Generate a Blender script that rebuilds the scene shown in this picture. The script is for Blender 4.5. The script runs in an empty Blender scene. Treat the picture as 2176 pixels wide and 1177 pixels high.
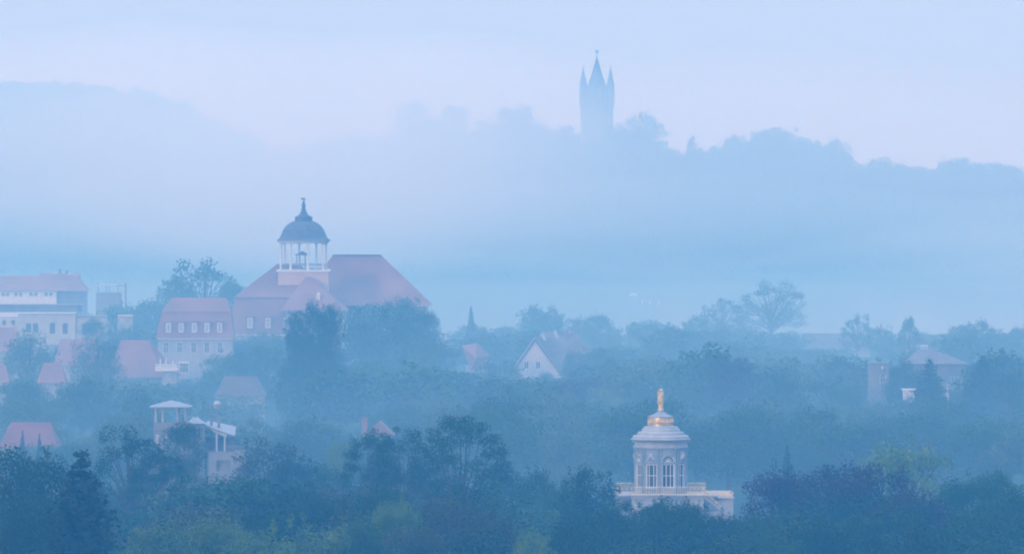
import bpy, math, random
import numpy as np
from math import radians as R, pi, sin, cos
from mathutils import Vector, Matrix

# ------------------------------------------------------------------ camera, sky, sun, exposure
SC = bpy.context.scene
COL = SC.collection
CAMZ, H0, K = 72.0, 250.0, 2 * math.tan(R(3.5)) / 2176     # eye height, horizon row, metres per photo pixel at 1 m
cam_d = bpy.data.cameras.new("camera"); cam = bpy.data.objects.new("camera", cam_d); COL.objects.link(cam)
cam.location = (0, 0, CAMZ); cam.rotation_euler = (R(90), 0, 0)
cam_d.sensor_width = 36; cam_d.lens = 18 / math.tan(R(3.5))
cam_d.shift_y = -(588.5 - H0) / 2176
cam_d.clip_start = 1; cam_d.clip_end = 30000
SC.camera = cam

SUN_EL, SUN_AZ = 8.0, 215.0      # compass-like: 0 = +Y (view direction), clockwise; 215 = behind the camera, to the left
SKY_STRENGTH, SUN_STRENGTH, EXPOSURE = 0.15, 0.38, 1.77
w = bpy.data.worlds.new("World"); SC.world = w; w.use_nodes = True
nt = w.node_tree; nt.nodes.clear()
sky = nt.nodes.new("ShaderNodeTexSky"); sky.sky_type = 'NISHITA'; sky.sun_disc = False
sky.sun_elevation = R(SUN_EL); sky.sun_rotation = R(SUN_AZ)
sky.air_density = 0.7; sky.dust_density = 0; sky.ozone_density = 6.0
bg = nt.nodes.new("ShaderNodeBackground"); bg.inputs[1].default_value = SKY_STRENGTH
out = nt.nodes.new("ShaderNodeOutputWorld")
# a thin overcast veil, brighter overhead than at the horizon, over the clear morning sky
VEIL, VEIL_UP, VEIL_MIX = (1.02, 1.18, 1.66), 1.8, 0.92
vt = nt.nodes.new("ShaderNodeTexCoord"); vs_ = nt.nodes.new("ShaderNodeSeparateXYZ"); nt.links.new(vt.outputs['Generated'], vs_.inputs[0])
vm = nt.nodes.new("ShaderNodeMath"); vm.operation = 'MULTIPLY_ADD'; vm.use_clamp = False
vc = nt.nodes.new("ShaderNodeClamp"); nt.links.new(vs_.outputs[2], vc.inputs[0])
nt.links.new(vc.outputs[0], vm.inputs[0]); vm.inputs[1].default_value = VEIL_UP; vm.inputs[2].default_value = 1.0
vx = nt.nodes.new("ShaderNodeVectorMath"); vx.operation = 'SCALE'; vx.inputs[0].default_value = VEIL; nt.links.new(vm.outputs[0], vx.inputs['Scale'])
vmix = nt.nodes.new("ShaderNodeMix"); vmix.data_type = 'RGBA'; vmix.inputs[0].default_value = VEIL_MIX
nt.links.new(sky.outputs[0], vmix.inputs[6]); nt.links.new(vx.outputs[0], vmix.inputs[7])
nt.links.new(vmix.outputs[2], bg.inputs[0]); nt.links.new(bg.outputs[0], out.inputs[0])
sun_d = bpy.data.lights.new("sun", 'SUN'); sun = bpy.data.objects.new("sun", sun_d); COL.objects.link(sun)
sun_d.energy = SUN_STRENGTH; sun_d.angle = R(3); sun_d.color = (1.0, 0.88, 0.74)
sd = Vector((sin(R(SUN_AZ)) * cos(R(SUN_EL)), cos(R(SUN_AZ)) * cos(R(SUN_EL)), sin(R(SUN_EL))))
sun.rotation_euler = sd.to_track_quat('Z', 'Y').to_euler(); sun.location = (-300, -200, 300)
SC.view_settings.view_transform = 'Standard'; SC.view_settings.look = 'None'
SC.view_settings.exposure = EXPOSURE; SC.view_settings.gamma = 1
SC.cycles.volume_bounces = 2; SC.cycles.max_bounces = 5; SC.cycles.diffuse_bounces = 2
SC.cycles.glossy_bounces = 2; SC.cycles.transparent_max_bounces = 16
SC.cycles.use_denoising = True; SC.cycles.filter_width = 2.0
HAZE_DENSITY, HAZE_COLOR = 0.00043, (0.085, 0.435, 0.84)
MIST_DENSITY, MIST_COLOR = 0.00064, (0.50, 0.86, 1.0)
BANK_DENSITY, BANK_COLOR = 0.0034, (0.70, 0.92, 1.0)
BANK_Z, BANK_RZ = 58, 42

# ------------------------------------------------------------------ helpers
def px2x(px, Y): return (px - 1088) * K * Y
def py2z(py, Y): return CAMZ + (H0 - py) * K * Y

def tag(o, label=None, cat=None, group=None, kind=None):
    if label: o['label'] = label
    if cat: o['category'] = cat
    if group: o['group'] = group
    if kind: o['kind'] = kind
    return o

def empty(name, loc, rz=0, label=None, cat=None, group=None):
    o = bpy.data.objects.new(name, None); COL.objects.link(o)
    o.location = loc; o.rotation_euler = (0, 0, rz); o.empty_display_size = 2
    return tag(o, label, cat, group)

def mat(name, c1, c2=None, scale=0.5, rough=0.85, metal=0.0, spec=0.3, coord='Object', rand=0.0, bump=0.0):
    m = bpy.data.materials.new(name); m.use_nodes = True; t = m.node_tree
    b = t.nodes['Principled BSDF']; b.inputs['Roughness'].default_value = rough
    b.inputs['Metallic'].default_value = metal; b.inputs['Specular IOR Level'].default_value = spec
    c2 = c2 or c1
    n = t.nodes.new('ShaderNodeTexNoise'); n.inputs['Scale'].default_value = scale; n.inputs['Detail'].default_value = 5
    tc = t.nodes.new('ShaderNodeTexCoord'); t.links.new(tc.outputs[coord], n.inputs['Vector'])
    mr = t.nodes.new('ShaderNodeMapRange'); mr.inputs[1].default_value = 0.35; mr.inputs[2].default_value = 0.65
    t.links.new(n.outputs[0], mr.inputs[0])
    mx = t.nodes.new('ShaderNodeMix'); mx.data_type = 'RGBA'
    mx.inputs[6].default_value = (*c1, 1); mx.inputs[7].default_value = (*c2, 1)
    t.links.new(mr.outputs[0], mx.inputs[0]); col = mx.outputs[2]
    if rand:
        oi = t.nodes.new('ShaderNodeObjectInfo'); m2 = t.nodes.new('ShaderNodeMapRange')
        m2.inputs[3].default_value = 1 - rand; m2.inputs[4].default_value = 1 + rand
        t.links.new(oi.outputs['Random'], m2.inputs[0])
        hs = t.nodes.new('ShaderNodeHueSaturation'); t.links.new(m2.outputs[0], hs.inputs['Value'])
        m3 = t.nodes.new('ShaderNodeMapRange'); m3.inputs[3].default_value = 0.5 + rand * .08; m3.inputs[4].default_value = 0.5 - rand * .06
        t.links.new(oi.outputs['Random'], m3.inputs[0]); t.links.new(m3.outputs[0], hs.inputs['Hue'])
        t.links.new(col, hs.inputs['Color']); col = hs.outputs[0]
    t.links.new(col, b.inputs['Base Color'])
    if bump:
        bp = t.nodes.new('ShaderNodeBump'); bp.inputs['Strength'].default_value = bump
        t.links.new(n.outputs[0], bp.inputs['Height']); t.links.new(bp.outputs[0], b.inputs['Normal'])
    return m

class MB:
    def __init__(s): s.v = []; s.f = []
    def add(s, vs, fs):
        b = len(s.v); s.v += [tuple(v) for v in vs]; s.f += [tuple(i + b for i in f) for f in fs]; return s
    def box(s, x0, x1, y0, y1, z0, z1):
        vs = [(x, y, z) for z in (z0, z1) for y in (y0, y1) for x in (x0, x1)]
        return s.add(vs, [(0, 2, 3, 1), (4, 5, 7, 6), (0, 1, 5, 4), (2, 6, 7, 3), (0, 4, 6, 2), (1, 3, 7, 5)])
    def hip(s, x0, x1, y0, y1, z0, rx0, rx1, z1, ry=None):
        ry = (y0 + y1) / 2 if ry is None else ry
        vs = [(x0, y0, z0), (x1, y0, z0), (x1, y1, z0), (x0, y1, z0), (rx0, ry, z1), (rx1, ry, z1)]
        return s.add(vs, [(0, 3, 2, 1), (0, 1, 5, 4), (1, 2, 5), (2, 3, 4, 5), (3, 0, 4)])
    def frustum(s, a, b):           # a, b = (x0,x1,y0,y1,z)
        vs = [(x, y, q[4]) for q in (a, b) for (x, y) in ((q[0], q[2]), (q[1], q[2]), (q[1], q[3]), (q[0], q[3]))]
        return s.add(vs, [(0, 3, 2, 1), (4, 5, 6, 7), (0, 1, 5, 4), (1, 2, 6, 5), (2, 3, 7, 6), (3, 0, 4, 7)])
    def gable(s, x0, x1, y0, y1, z0, z1, axis='y'):   # axis = direction of the ridge
        if axis == 'y':
            xm = (x0 + x1) / 2
            vs = [(x0, y0, z0), (x1, y0, z0), (xm, y0, z1), (x0, y1, z0), (x1, y1, z0), (xm, y1, z1)]
        else:
            ym = (y0 + y1) / 2
            vs = [(x0, y1, z0), (x0, y0, z0), (x0, ym, z1), (x1, y1, z0), (x1, y0, z0), (x1, ym, z1)]
        return s.add(vs, [(0, 1, 2), (3, 5, 4), (0, 3, 4, 1), (1, 4, 5, 2), (2, 5, 3, 0)])
    def lathe(s, prof, n=32, cx=0, cy=0, phase=0):
        vs = []; fs = []
        for r, z in prof:
            for i in range(n):
                a = phase + 2 * pi * i / n; vs.append((cx + r * cos(a), cy + r * sin(a), z))
        m = len(prof)
        for j in range(m - 1):
            for i in range(n):
                k = (i + 1) % n; fs.append((j * n + i, j * n + k, (j + 1) * n + k, (j + 1) * n + i))
        fs.append(tuple(reversed(range(n)))); fs.append(tuple((m - 1) * n + i for i in range(n)))
        return s.add(vs, fs)
    def tube(s, pts, rads, n=6):
        vs = []; fs = []
        for j, p in enumerate(pts):
            p = Vector(p); a = Vector(pts[max(0, j - 1)]); b = Vector(pts[min(len(pts) - 1, j + 1)])
            d = (b - a).normalized(); u = d.orthogonal().normalized(); q = d.cross(u)
            for i in range(n):
                t = 2 * pi * i / n; vs.append(p + (u * cos(t) + q * sin(t)) * rads[j])
        for j in range(len(pts) - 1):
            for i in range(n):
                k = (i + 1) % n; fs.append((j * n + i, j * n + k, (j + 1) * n + k, (j + 1) * n + i))
        fs.append(tuple(reversed(range(n)))); fs.append(tuple((len(pts) - 1) * n + i for i in range(n)))
        return s.add(vs, fs)
    def ball(s, c, r, n=10, sz=1.0):
        return s.lathe([(max(.01, r * sin(pi * j / n)), c[2] - r * sz * cos(pi * j / n)) for j in range(n + 1)], n * 2, c[0], c[1])
    def wall(s, x0, x1, z0, z1, holes, y, th=0.35):
        xs = sorted({x0, x1, *[h[i] for h in holes for i in (0, 1)]}); zs = sorted({z0, z1, *[h[i] for h in holes for i in (2, 3)]})
        xs = [x for x in xs if x0 <= x <= x1]; zs = [z for z in zs if z0 <= z <= z1]
        for a, b in zip(xs, xs[1:]):
            run = None
            for c, d in zip(zs, zs[1:]):
                mx, mz = (a + b) / 2, (c + d) / 2
                hole = any(h[0] < mx < h[1] and h[2] < mz < h[3] for h in holes)
                if not hole: run = (run[0], d) if run else (c, d)
                if hole or d == zs[-1]:
                    if run: s.box(a, b, y, y + th, *run)
                    run = None
        return s
    def build(s, name, m, parent=None, smooth=False):
        me = bpy.data.meshes.new(name); me.from_pydata(s.v, [], s.f); me.update()
        me.materials.append(m)
        if smooth: me.polygons.foreach_set('use_smooth', [True] * len(me.polygons))
        o = bpy.data.objects.new(name, me); COL.objects.link(o)
        if parent: o.parent = parent
        return o

# ------------------------------------------------------------------ materials
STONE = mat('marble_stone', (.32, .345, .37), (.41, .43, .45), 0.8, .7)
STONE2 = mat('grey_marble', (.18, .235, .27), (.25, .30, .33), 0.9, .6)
ZINC = mat('roof_zinc', (.20, .25, .29), (.27, .31, .35), 1.5, .5)
GOLD = mat('gilding', (.88, .68, .36), (.72, .52, .24), 3, .5, .85, .5, bump=.5)
GLASS = mat('window_glass', (.03, .04, .05), (.05, .06, .07), .6, .12, 0, .6)
FRAME = mat('white_frame', (.62, .63, .63))
TILE = mat('red_roof_tiles', (.17, .095, .088), (.25, .14, .12), .16, .9)
TILE2 = mat('brown_roof_tiles', (.07, .06, .062), (.11, .088, .086), .4, .9)
TILE3 = mat('bright_red_tiles', (.14, .052, .048), (.20, .07, .06), .4, .9)
RENDER = mat('pale_plaster', (.25, .26, .275), (.34, .345, .35), .4, .9)
CREAM = mat('cream_plaster', (.34, .33, .29), (.42, .41, .37), .4, .9)
PINK = mat('pink_plaster', (.44, .32, .28), (.52, .39, .34), .5, .9)
SLATE = mat('slate', (.075, .095, .125), (.11, .13, .165), .6, .6)
DARKROOF = mat('dark_roofing', (.10, .11, .12), (.16, .17, .18), .5, .8)
BRICK = mat('tower_stone', (.12, .12, .12), (.18, .17, .17), .3, .9)
BARK = mat('bark', (.05, .04, .03), (.09, .07, .055), 2, .95)
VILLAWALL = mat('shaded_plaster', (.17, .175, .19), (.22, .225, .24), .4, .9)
VILLATRIM = mat('villa_trim', (.34, .36, .37), (.40, .41, .42))
GREYWALL = mat('grey_plaster', (.15, .16, .17), (.20, .21, .22), .4, .9)
LEAF = {
    'mid': mat('leaf_green', (.020, .066, .022), (.036, .094, .030), .25, .8, spec=.15, rand=.22),
    'dark': mat('leaf_dark', (.012, .042, .016), (.022, .062, .022), .25, .8, spec=.15, rand=.2),
    'light': mat('leaf_light', (.070, .145, .040), (.120, .195, .055), .25, .8, spec=.15, rand=.15),
    'olive': mat('leaf_olive', (.042, .055, .026), (.062, .072, .032), .25, .8, spec=.15, rand=.15),
    'beech': mat('leaf_copper', (.026, .017, .024), (.040, .025, .032), .25, .8, spec=.15, rand=.15),
    'spruce': mat('needle_green', (.009, .026, .016), (.016, .038, .022), .4, .8, spec=.15, rand=.15),
    'grey': mat('leaf_silver', (.05, .10, .06), (.08, .135, .08), .25, .8, spec=.15, rand=.1),
}

# ------------------------------------------------------------------ ground, lake, hills
def interp(x, pts):
    return float(np.interp(x, [p[0] for p in pts], [p[1] for p in pts]))
HILL_TOP = [(-1500, 345), (500, 330), (800, 290), (960, 270), (1050, 268), (1230, 290), (1400, 285), (1450, 325), (1560, 312), (1650, 295),
            (1780, 322), (1820, 352), (2050, 352), (2176, 366), (2600, 400), (3600, 470)]
RIDGE_TOP = [(-1500, 150), (-300, 165), (0, 176), (160, 178), (300, 190), (370, 205), (480, 260), (650, 350), (1000, 480), (3600, 600)]
def smooth(t): t = max(0, min(1, t)); return t * t * (3 - 2 * t)
def gz(x, y):
    z = 3.0
    if y < 560: z = 3 + 67 * (1 - smooth(y / 560)) if y > 0 else 70.0
    if y < 560 and y > 12: z = min(z, 72 - 0.075 * y) if z > 3 else z
    # lake basin
    sh = 2545 + 25 * sin(x / 60)
    if y > sh: z = 3 - 5 * smooth((y - sh) / 40)
    far = 3700 + 15 * sin(x / 45)
    if y > far:
        px = x / (K * 4050) + 1088
        top = py2z(interp(px, HILL_TOP), 4050) - 16 + 1.6 * sin(x / 17) + 1.3 * sin(x / 7.3 + 1)
        z = -2 + 4 * smooth((y - far) / 30) + (top - 2) * smooth((y - far - 20) / 330)
    if y > 4500:
        px = x / (K * 5300) + 1088
        top2 = py2z(interp(px, RIDGE_TOP), 5300) - 13
        a = smooth((y - 4500) / 600); z = z * (1 - a) + top2 * a
    if y > 5500: z = max(z, -50) * (1 - .6 * smooth((y - 5500) / 800))
    return z
xs = np.concatenate([np.linspace(-2500, -700, 8), np.linspace(-620, 620, 249), np.linspace(700, 2500, 8)])
ys = np.concatenate([np.linspace(-250, -30, 4), np.linspace(0, 560, 29), np.linspace(620, 2480, 24), np.linspace(2500, 2640, 15),
                     np.linspace(2720, 3640, 10), np.linspace(3670, 5400, 120), np.linspace(5500, 6400, 10), np.linspace(6600, 7400, 4)])
g = MB(); nx = len(xs)
g.v = [(x, y, gz(x, y)) for y in ys for x in xs]
g.f = [(j * nx + i, j * nx + i + 1, (j + 1) * nx + i + 1, (j + 1) * nx + i) for j in range(len(ys) - 1) for i in range(nx - 1)]
tag(g.build('ground', mat('meadow_and_soil', (.015, .035, .016), (.03, .05, .022), .02, .95, spec=0), smooth=True), kind='structure')
g = MB().box(-2490, 2490, 2480, 3800, -1.6, 0.0)
wm = mat('lake_water', (.02, .035, .045), (.03, .05, .06), .01, .12, 0, .5, bump=.05)
tag(g.build('water', wm), kind='structure')

# ------------------------------------------------------------------ trees
def metric_crown(kind, seed, lod):
    """leaf clumps + branch skeleton for one tree of about real size, foot at the origin; returns (quads Nx4x3, trunk MB, H, W)"""
    rg = np.random.default_rng(seed); rnd = random.Random(seed)
    H, W = {'broad': (22, 15), 'dense': (20, 14), 'airy': (22, 17), 'open': (22, 18), 'poplar': (30, 6.5), 'conifer': (22, 11), 'willow': (14, 13)}[kind]
    tr = MB(); lobes = []
    if kind == 'conifer':
        tr.tube([(0, 0, 0), (0, 0, H * .5), (0, 0, H * .98)], [.38, .22, .04], 7)
    else:
        th = H * {'airy': .62, 'open': .6, 'poplar': .9}.get(kind, .55)
        lean = rnd.uniform(-.6, .6)
        tr.tube([(0, 0, 0), (lean * .3, 0, th * .4), (lean, .2, th)], [.50, .36, .16], 7)
    if kind in ('broad', 'dense', 'willow'):
        n = {'broad': 30, 'dense': 38, 'willow': 26}[kind]
        cz, az = (H * .60, H * .36) if kind != 'willow' else (H * .55, H * .42)
        for i in range(n):
            t = (i + .5) / n; ph = i * 2.399963 + rnd.uniform(-.4, .4); u = 1 - 1.75 * t + rnd.uniform(-.1, .1)
            u = max(-.8, min(1, u)); s = math.sqrt(max(0, 1 - u * u)); q = rnd.uniform(.70, 1.0)
            r = rnd.uniform(.085, .165) * W * (1.0 if kind == 'broad' else .92)
            c = np.array([s * cos(ph) * (W / 2 - r * .8) * q, s * sin(ph) * (W / 2 - r * .8) * q, cz + u * (az - r * .5) * q + rnd.uniform(-.5, .5)])
            lobes.append((c, np.array([r, r, r * rnd.uniform(.62, .85)])))
        for i in range(7):
            a = rnd.uniform(0, 2 * pi)
            lobes.append((np.array([cos(a) * W * .16, sin(a) * W * .16, cz + rnd.uniform(-.6, .6) * az]), np.array([W * .2] * 3)))
        for i in range(9):      # twigs that break the outline
            a = rnd.uniform(0, 2 * pi); u = rnd.uniform(.1, 1); s = math.sqrt(1 - u * u)
            lobes.append((np.array([s * cos(a) * W * .5, s * sin(a) * W * .5, cz + u * az * 1.02]), np.array([.55, .55, .8])))
    elif kind == 'airy':
        n = 34
        for i in range(n):
            t = (i + .5) / n; ph = i * 2.399963 + rnd.uniform(-.5, .5); u = 1 - 1.25 * t
            s = math.sqrt(max(0, 1 - u * u)); r = rnd.uniform(1.2, 2.3)
            c = np.array([s * cos(ph) * (W / 2 - r * .7), s * sin(ph) * (W / 2 - r * .7), H * .60 + u * (H * .40 - r * .5) + rnd.uniform(-.7, .5)])
            lobes.append((c, np.array([r * 1.15, r * 1.15, r * rnd.uniform(.45, .7)])))
        for i in range(5):
            a = rnd.uniform(0, 2 * pi); r = rnd.uniform(.9, 1.5)
            lobes.append((np.array([cos(a) * W * .32, sin(a) * W * .32, H * rnd.uniform(.38, .52)]), np.array([r, r, r * .5])))
    elif kind == 'open':
        n = 58
        for i in range(n):
            t = (i + .5) / n; ph = i * 2.399963 + rnd.uniform(-.6, .6); u = 1 - 1.6 * t
            s = math.sqrt(max(0, 1 - u * u)); r = rnd.uniform(.95, 1.85); q = rnd.uniform(.55, 1.0) ** .6
            c = np.array([s * cos(ph) * (W / 2 - r * .6) * q, s * sin(ph) * (W / 2 - r * .6) * q, H * .57 + u * (H * .43 - r * .5) * q])
            lobes.append((c, np.array([r * 1.1, r * 1.1, r * rnd.uniform(.6, .9)])))
    elif kind == 'poplar':
        for i in range(64):
            t = i / 63; z = H * (.10 + .86 * t); rr = W / 2 * (min(1, .7 + .8 * t) if t < .72 else max(.16, (1.04 - t) / .32)) ** .6
            a = rnd.uniform(0, 2 * pi); r = min(1.5, rr * .62 + .25)
            lobes.append((np.array([cos(a) * max(0, rr - r * .7), sin(a) * max(0, rr - r * .7), z]), np.array([r * .8, r * .8, r * 1.7])))
    # limbs
    if kind != 'conifer':
        for c, r in lobes[:(24 if kind == 'airy' else 44 if kind == 'open' else 16)]:
            z0 = H * (.30 if kind != 'poplar' else 0) + rnd.uniform(0, .25) * H if kind != 'poplar' else max(1, c[2] - 4)
            z0 = min(z0, c[2] - .8); k = rnd.uniform(.35, .6)
            mid = (c[0] * k, c[1] * k, z0 + (c[2] - z0) * .55)
            tr.tube([(0, 0, z0), mid, tuple(c)], [.20, .12, .05], 5)
    P = []; N = []
    size = {'hi': .35, 'mid': .62, 'lo': 1.0}[lod]
    dens = {'hi': 6.6, 'mid': 2.5, 'lo': 1.1}[lod]
    if kind == 'conifer':
        L = 30 if lod != 'lo' else 13
        for i in range(L):
            t = i / (L - 1); z = H * (.08 + .90 * t); rad = W / 2 * (1 - t) ** .85 + .25
            nb = max(5, int(11 * (1 - t) + 4))
            for b in range(nb):
                a = 2 * pi * b / nb + i * .9 + rnd.uniform(-.25, .25); rl = rad * rnd.uniform(.72, 1.12)
                m = int(max(8, rl * dens * 6.0)); q = np.sort(rg.random(m)) ** .8
                sag = -.28 * rl * q + .18 * rl * q * q
                jit = rg.normal(0, .17 + .06 * rl, (m, 3))
                P.append(np.stack([cos(a) * rl * q, sin(a) * rl * q, z + sag], 1) + jit * np.array([1, 1, .7]))
                N.append(np.tile([cos(a) * .5, sin(a) * .5, .8], (m, 1)))
    else:
        for c, r in lobes:
            area = 4 * pi * ((r[0] * r[1]) ** 1.6 / 2 + (r[0] * r[2]) ** 1.6) ** .625 / 1.4
            m = int(max(8, area * dens * (1.15 if kind == 'airy' else .95 if kind == 'open' else 1)))
            d = rg.normal(0, 1, (m, 3)); d /= np.linalg.norm(d, axis=1)[:, None]
            rad = rg.random(m) ** .33 * 1.08
            P.append(c + d * r * rad[:, None]); N.append(d)
    P = np.concatenate(P); N = np.concatenate(N)
    N = N + rg.normal(0, .45, N.shape); N /= np.linalg.norm(N, axis=1)[:, None]
    n = len(P)
    up = rg.normal(0, 1, (n, 3)); U = np.cross(N, up); U /= np.linalg.norm(U, axis=1)[:, None]; V = np.cross(N, U)
    s = size * (1.25 if kind == 'conifer' else 1) * rg.uniform(.55, 1.25, n)[:, None] * .5
    e = rg.uniform(.55, 1.1, (n, 4, 1)); bend = rg.normal(0, .18, (n, 4, 1))
    cor = [(-1, -.8), (1, -.6), (.7, 1), (-.8, .7)]
    Q = np.stack([P + (U * a + V * b * .75) * s * e[:, i] + N * s * bend[:, i] for i, (a, b) in enumerate(cor)], 1)
    return Q, tr, H, W

def quads_mesh(name, Q, m):
    n = len(Q); me = bpy.data.meshes.new(name)
    me.vertices.add(n * 4); me.vertices.foreach_set('co', Q.reshape(-1).astype(np.float32))
    me.loops.add(n * 4); me.loops.foreach_set('vertex_index', np.arange(n * 4, dtype=np.int32))
    me.polygons.add(n); me.polygons.foreach_set('loop_start', np.arange(0, n * 4, 4, dtype=np.int32))
    me.materials.append(m); me.update(calc_edges=True); me.validate()
    return me

PROTO = {}
def proto(kind, var, lod):
    key = (kind, var, lod)
    if key not in PROTO:
        Q, tr, H, W = metric_crown(kind, hash_seed(kind, var), lod)
        # use the true extent so that heights match
        top = float(np.percentile(Q[:, :, 2], 99.9)); wid = float(np.percentile(np.abs(Q[:, :, 0]), 98.5) * 2)
        tm = bpy.data.meshes.new('trunk'); tm.from_pydata(tr.v, [], tr.f); tm.materials.append(BARK)
        PROTO[key] = (quads_mesh('crown', Q, LEAF['mid']), tm, top, wid)
    return PROTO[key]
def hash_seed(kind, var): return sum(ord(c) for c in kind) * 7 + var * 101

TREE_NAME = {'open': 'spreading_tree', 'broad': 'broadleaf_tree', 'dense': 'broadleaf_tree', 'airy': 'spreading_tree', 'poplar': 'poplar_tree', 'conifer': 'spruce_tree', 'willow': 'willow_tree'}
rt = random.Random(5)
TREES = []
def tree_at(kind, col, x, y, H, W, label, group, lod='hi', var=None, rz=None, name=None):
    var = rt.randrange(4 if kind in ('broad', 'dense', 'airy', 'open') else 2) if var is None else var
    cm, tm, h, w = proto(kind, var, lod)
    z = gz(x, y)
    e = empty(name or TREE_NAME[kind], (x, y, z), rt.uniform(0, 2 * pi) if rz is None else rz, label, 'tree', group)
    sx = W / w; sz = H / h; cz = sz if kind in ('conifer', 'poplar') else min(sz, max(1.2 * sx, .62 * sz))
    c = bpy.data.objects.new('crown', cm); COL.objects.link(c); c.parent = e; c.scale = (sx, sx, cz); c.location = (0, 0, H - h * cz)
    c.material_slots[0].link = 'OBJECT'; c.material_slots[0].material = LEAF[col]
    t = bpy.data.objects.new('trunk', tm); COL.objects.link(t); t.parent = e; t.scale = (sx, sx, sz)
    TREES.append((x, y, z + H, W)); return e
def tree(kind, col, px, py, wpx, Y, label, group=None, **kw):
    """a tree whose top stands at photo column px, row py when seen from the hill, wpx wide, Y metres away"""
    x = px2x(px, Y); H = py2z(py, Y) - gz(x, Y)
    return tree_at(kind, col, x, Y, H, wpx * K * Y, label, group, **kw)


# ------------------------------------------------------------------ buildings
class Site:
    """local frame of one building: X()/Z() turn photo rows and columns at distance Y into local metres"""
    def __init__(s, name, label, cat, pxc, Y, rz=0, group=None):
        s.Y = Y; s.s = K * Y; s.pxc = pxc; x = px2x(pxc, Y); s.gz = gz(x, Y)
        s.e = empty(name, (x, Y, s.gz), rz, label, cat, group)
    def X(s, px): return (px - s.pxc) * s.s
    def Z(s, py): return py2z(py, s.Y) - s.gz
    def part(s, name, mb, m, parent=None, smooth=False): return mb.build(name, m, parent or s.e, smooth)
    def window(s, x0, x1, z0, z1, y, bars=1, cross=1, depth=.22, fm=None, ft=.10, rec=0.12):
        """frame with bars, and its pane as a child; y = face of the wall, pane set back"""
        f = MB(); fy0, fy1 = y + rec - .08, y + rec + .04
        f.box(x0, x0 + ft, fy0, fy1, z0, z1).box(x1 - ft, x1, fy0, fy1, z0, z1)
        f.box(x0 + ft, x1 - ft, fy0, fy1, z0, z0 + ft).box(x0 + ft, x1 - ft, fy0, fy1, z1 - ft, z1)
        for i in range(bars):
            xm = x0 + (x1 - x0) * (i + 1) / (bars + 1); f.box(xm - ft * .45, xm + ft * .45, fy0 + .005, fy1 - .005, z0 + ft, z1 - ft)
        for i in range(cross):
            zm = z0 + (z1 - z0) * (i + 1) / (cross + 1) + (z1 - z0) * .1; f.box(x0 + ft, x1 - ft, fy0 + .01, fy1 - .01, zm - ft * .4, zm + ft * .4)
        fo = s.part('window', f, fm or FRAME)
        MB().box(x0 + .01, x1 - .01, fy1 + .002, fy1 + .04, z0 + .01, z1 - .01).build('pane', GLASS, fo)
        return fo
def body(s, x0, x1, z0, z1, y0, y1, holes, m, name='wall', th=.35):
    mb = MB().wall(x0, x1, z0, z1, holes, y0, th)
    mb.box(x0, x0 + th, y0 + th, y1, z0, z1).box(x1 - th, x1, y0 + th, y1, z0, z1).box(x0 + th, x1 - th, y1 - th, y1, z0, z1)
    mb.box(x0 + th, x1 - th, y0 + th, y1 - th, z1 - .3, z1 - .01)
    return s.part(name, mb, m)

# --- school with the open cupola --------------------------------------------------
s = Site('school_building', 'large red roofed school with an open columned cupola and dark dome rising from its roof', 'building', 650, 2100)
X, Z = s.X, s.Z
# rear block, hipped
body(s, X(650), X(908), -1, Z(647), 4, 26, [], RENDER)
rb = MB().hip(X(612), X(916), 2.5, 27.5, Z(650), X(705), X(808), Z(545))
s.part('roof', rb, TILE)
s.part('ridge_cap', MB().box(X(704), X(809), 14.8, 15.2, Z(545) - .05, Z(545) + .22), SLATE)
cor = MB().box(X(648), X(911), 3.4, 26.6, Z(652), Z(648)); s.part('cornice', cor, FRAME)
for a, b in ((868, 668), (876, 640)):
    pass
d = s.part('dormer', MB().box(X(868), X(880), 8, 13, Z(640), Z(622)).gable(X(866), X(882), 7.6, 13, Z(622), Z(614), 'y'), TILE2)
# front left block: mansard
holes = [(X(a), X(a + 12), Z(748), Z(724)) for a in (512, 540, 568, 596)]
body(s, X(494), X(668), -1, Z(704), -16, 6, holes, RENDER)
for h in holes: s.window(*h, -16)
mn = MB().frustum((X(489), X(672), -16.8, 6.8, Z(706)), (X(504), X(664), -14.6, 5.4, Z(628)))
s.part('mansard', mn, TILE)
mt = MB().hip(X(500), X(668), -15.1, 6.2, Z(629), X(589), X(640), Z(561), ry=-2)
s.part('roof', mt, TILE)
s.part('cornice', MB().box(X(492), X(670), -16.5, 6.4, Z(709), Z(706)), FRAME)
for a in (528, 566, 604):
    x0, x1 = X(a), X(a + 15); yf = -17.0
    dm = s.part('dormer', MB().wall(x0, x1, Z(695), Z(670), [(x0 + .25, x1 - .25, Z(693), Z(672))], yf, .3).box(x0, x1, yf + .3, yf + 3, Z(695), Z(694)).box(x0 - .2, x1 + .2, yf - .2, yf + 3, Z(670), Z(668)).box(x0, x0 + .2, yf + .3, yf + 3, Z(694), Z(670)).box(x1 - .2, x1, yf + .3, yf + 3, Z(694), Z(670)), TILE)
    fo = s.window(x0 + .25, x1 - .25, Z(693), Z(672), yf, bars=2, cross=0, ft=.2); 
# projecting wing with lit hips, in front and right
body(s, X(612), X(732), -1, Z(655), -20, -8, [], RENDER)
s.part('wing_roof', MB().hip(X(600), X(742), -22, -2, Z(656), X(652), X(662), Z(586)), TILE2 and TILE)
s.part('dormer', MB().box(X(676), X(684), -19, -14, Z(640), Z(624)).gable(X(674), X(686), -19.4, -14, Z(624), Z(617), 'y'), FRAME)
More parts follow.
